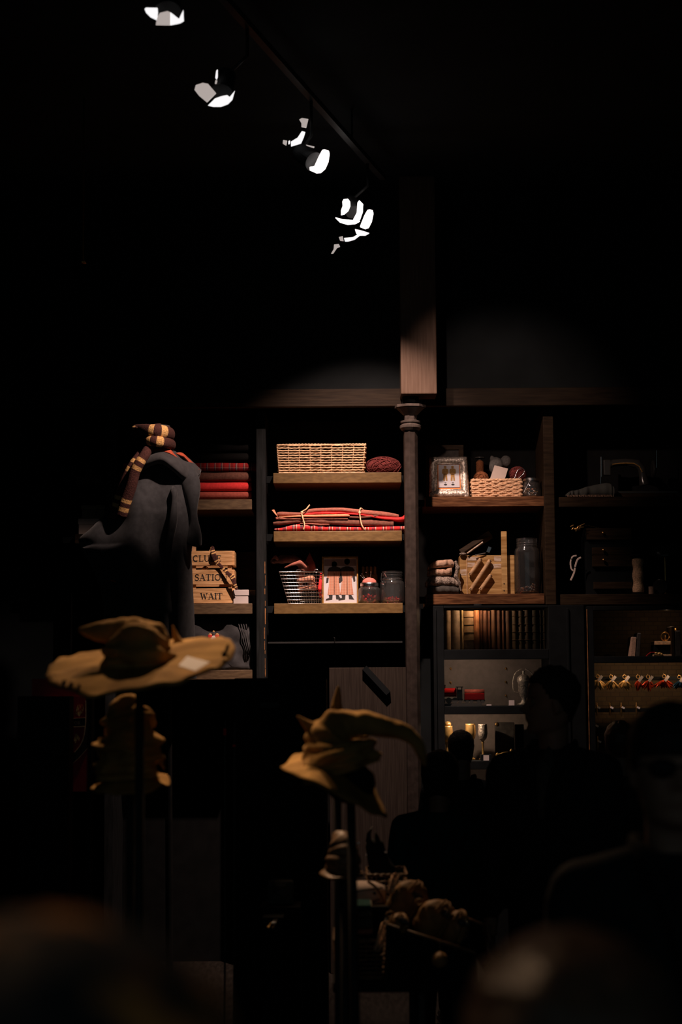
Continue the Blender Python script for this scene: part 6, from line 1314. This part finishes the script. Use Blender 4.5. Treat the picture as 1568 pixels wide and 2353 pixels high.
# grey cushion with star seam, small buttons at left of the table
cu = T('quilted_cushion', 'dim grey quilted cushion with star seam beside the plinth', 'cushion', tp(645, 2050, 6.500)); c = tp(645, 2050, 6.500); kc = mp(6.500)
fused(MB().box(c, (60*kc, .05, 54*kc)).ell(c, (32*kc, .045, 30*kc)), .006, 6).build('cover', 'grey_patch', cu, smooth=True)
m = MB()
for a_ in range(5): m.tube([c+Vector((-.02, -.048, .008)), c+Vector((-.02+.045*math.cos(a_*1.256+.4), -.040, .008+.04*math.sin(a_*1.256+.4)))], .0018, 5)
m.build('star_seam', 'ink', cu)
pd = MB().span((c.x-.07, 6.420, 0), (c.x+.07, 6.600, c.z-27*kc)).build('side_stool', 'black_paint', bevel=.004); tag(pd, 'black pedestal under the quilted cushion', 'pedestal')
for i, (x, y, m_) in enumerate(((617, 2131, 'gold'), (626, 2122, 'steel'), (632, 2122, 'steel'), (627, 2131, 'gold'))):
    o = MB().ell(tp(x, y, 6.100), .0042).tube([tp(x, y, 6.100), (tp(x, y, 6.100).x, 6.300, tp(x, y, 6.100).z-.01)], .0016, 5).build('metal_stud', m_, smooth=True); tag(o, ['lowest left gold stud left of the table', 'left silver stud in the pair above the gold studs', 'right silver stud in the pair above the gold studs', 'right gold stud left of the table'][i], 'stud')
sb = MB().span((tp(600, 0, 6.3).x, 6.300, 0), (tp(645, 0, 6.3).x, 6.400, tp(0, 2112, 6.3).z)).build('stud_board', 'black_paint'); tag(sb, 'black board behind the four small metal studs', 'board')

# ------------------------------------------------------------------ ceiling track and its spotlights, and added ones out of view
ra, rb2 = Vector((L1.x-.3, L1.y-1.1, 4.62)), Vector((L4.x+.12, L4.y+.35, 4.62)); dv = rb2-ra
tk = MB().box((ra+rb2)/2, (.035, dv.length, .03), (0, 0, -math.atan2(dv.x, dv.y))).build('lighting_track', 'black_metal'); tag(tk, 'black lighting track under the ceiling carrying the spotlights', 'track')
for f in (.15, .85): MB().tube([ra.lerp(rb2, f), ra.lerp(rb2, f)+Vector((0, 0, .18))], .006, 8).build('track_hanger', 'black_metal', tk)
def lamp(label, c, Y, px, py, shapes, house, stemx=0):
    t = T('track_spotlight', label, 'spotlight', c, 'spotlights on the ceiling track')
    q = lambda x, y, d=0: P(x, y, Y+d)
    h0, h1, r_ = house; MB().tube([q(*h0), q(*h1)], [r_, r_*.92], 28).build('housing', 'black_metal', t)
    tx = ra.lerp(rb2, (Y-ra.y)/dv.y)
    MB().tube([q(*h1), Vector((tx.x, Y+.02, q(*h1).z+.06)), Vector((tx.x, Y+.02, 4.615))], .008, 8).build('stem', 'black_metal', t, smooth=True)
    for nm, m_, pts, y0, y1 in shapes:  # bright fittings: the light falling on them is put in as emission
        mb = MB(); pp = [(q(x, y).x, q(x, y).z) for x, y in pts]; mb.poly(pp, Y+y0, Y+y1); mb.build(nm, m_, t, bevel=.0015)
    return t
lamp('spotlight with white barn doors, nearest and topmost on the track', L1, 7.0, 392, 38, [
    ('barn_door', 'lit_part_glow', [(332, 20), (336, 17), (362, 17.5), (363, 27), (360.5, 46), (346, 39), (336, 29)], .0, .006),
    ('barn_door', 'lit_part_dim', [(358, 57), (361, 40), (368, 29), (385, 25), (392, 28), (392, 57.5), (378, 57.5)], .0, .006),
    ('barn_door', 'lit_part_glow', [(392, 28), (400, 34), (411.5, 43), (421.5, 22), (422.5, 48), (414, 53), (392, 57.5)], .0, .006)], ((385, 30, .05), (380, -30, .16), .055))
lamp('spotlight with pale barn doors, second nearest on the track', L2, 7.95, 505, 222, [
    ('barn_door', 'lit_part_dim', [(447, 206), (450, 195), (466, 190), (478, 192), (497, 214), (476, 235), (458, 220)], .0, .006),
    ('barn_door', 'lit_part_glow', [(478, 242), (494, 226), (508, 221), (522, 218), (528, 222.5), (540, 208), (534, 229), (524, 239), (508, 245), (490, 245)], .0, .006),
    ('yoke_pin', 'lit_part_glow', [(497, 162), (500.5, 159), (500.5, 176), (498, 182), (495, 178)], .0, .01), ('yoke_pin', 'lit_part_dim', [(495, 184), (499.5, 184), (498, 191), (494, 192)], .0, .01)], ((510, 215, .04), (520, 175, .12), .05))
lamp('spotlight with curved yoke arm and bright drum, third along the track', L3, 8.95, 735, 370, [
    ('yoke_arm', 'lit_part_dim', [(688, 274), (694, 271), (709, 273), (704, 293), (693, 291), (693, 282)], .0, .01),
    ('yoke_arm', 'lit_part_glow', [(694, 301), (702, 303), (698, 316), (692, 329), (669, 336), (669, 325), (684, 316)], .0, .01),
    ('yoke_joint', 'lit_part_dim', [(651, 321), (660, 323), (658, 334), (650, 329)], .0, .01), ('yoke_joint', 'lit_part_glow', [(663, 324), (667, 322), (666, 330), (663, 331)], .0, .01),
    ('side_bracket', 'lit_part_dim', [(703, 332), (723, 336.5), (722, 340), (706, 335)], .0, .006),
    ('glow_face', 'lamp_and_lit_hot', [(741, 347), (746, 345.5), (756, 349), (757.5, 354), (755, 370), (748, 386), (738, 395), (728, 396), (712, 389), (712, 386), (723, 384), (733, 362)], -.02, .02)], ((722, 372, .02), (690, 350, .1), .05))
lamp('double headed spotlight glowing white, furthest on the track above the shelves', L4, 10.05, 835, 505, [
    ('lens', 'lamp_and_lit_hot', [(790, 458.5), (800, 457.5), (805, 464), (805.5, 473), (801, 484), (792, 492), (784, 494), (784, 484), (788, 474), (787, 464)], -.01, .01),
    ('side_panel', 'lamp_and_lit_hot', [(826, 461), (835, 470), (834, 487), (828, 504), (821, 507), (812, 505), (820, 490), (822, 466)], -.01, .01),
    ('barn_door', 'lamp_and_lit_hot', [(771, 500), (785, 504), (805, 506), (828, 508), (818, 514), (800, 516), (782, 511)], -.01, .01),
    ('glow_face', 'lamp_and_lit_hot', [(845, 483), (850, 482), (857, 484), (858.5, 491), (855, 508), (848, 522), (840, 525), (828, 520), (838, 495)], -.01, .02),
    ('barn_door', 'lit_part_glow', [(816, 527), (830, 530), (849, 536), (840, 541), (828, 541), (819, 536)], -.01, .01),
    ('yoke_arm', 'lit_part_glow', [(791, 547), (812, 545), (823, 538), (828, 541), (815, 551), (800, 555), (793, 555)], -.005, .005), ('yoke_joint', 'lit_part_dim', [(779, 545), (788, 543), (790, 554), (782, 553)], -.005, .005),
    ('cable_clip', 'lit_part_dim', [(768, 562), (779, 561), (782, 567), (775, 570), (766, 583), (761, 583), (767, 573)], -.005, .005)], ((812, 488, .05), (806, 462, .11), .042))
l0 = T('track_spotlight', 'added black spotlight out of view above the crowd, nearer than the track row', 'spotlight', L0, 'spotlights on the ceiling track')  # unseen fixture invented to carry the foreground light
MB().tube([L0, L0+Vector((0, .06, .12))], .05, 20).build('housing', 'black_metal', l0); MB().tube([L0+Vector((0, .05, .10)), L0+Vector((0, .05, .6))], .008, 8).build('stem', 'black_metal', l0)
l0 = T('track_spotlight', 'added black spotlight out of view at far left, aimed at the bent hat', 'spotlight', L5, 'spotlights on the ceiling track')  # unseen fixture invented to carry the light on the hat
MB().tube([L5, L5+Vector((-.06, .03, .12))], .05, 20).build('housing', 'black_metal', l0); MB().tube([L5+Vector((-.05, .02, .10)), L5+Vector((-.05, .02, .5))], .008, 8).build('stem', 'black_metal', l0)
sk = T('ceiling_sprinkler', 'tiny dim sprinkler head high at the left', 'sprinkler', P(190, 600, 9.5)); q = P(190, 600, 9.5)
MB().lathe([(0, -.012), (.02, -.012), (.012, 0), (.006, .01), (.006, 4.8-q.z), (0, 4.8-q.z)], q, 16).build('sprinkler_head', 'brass', sk, smooth=True)
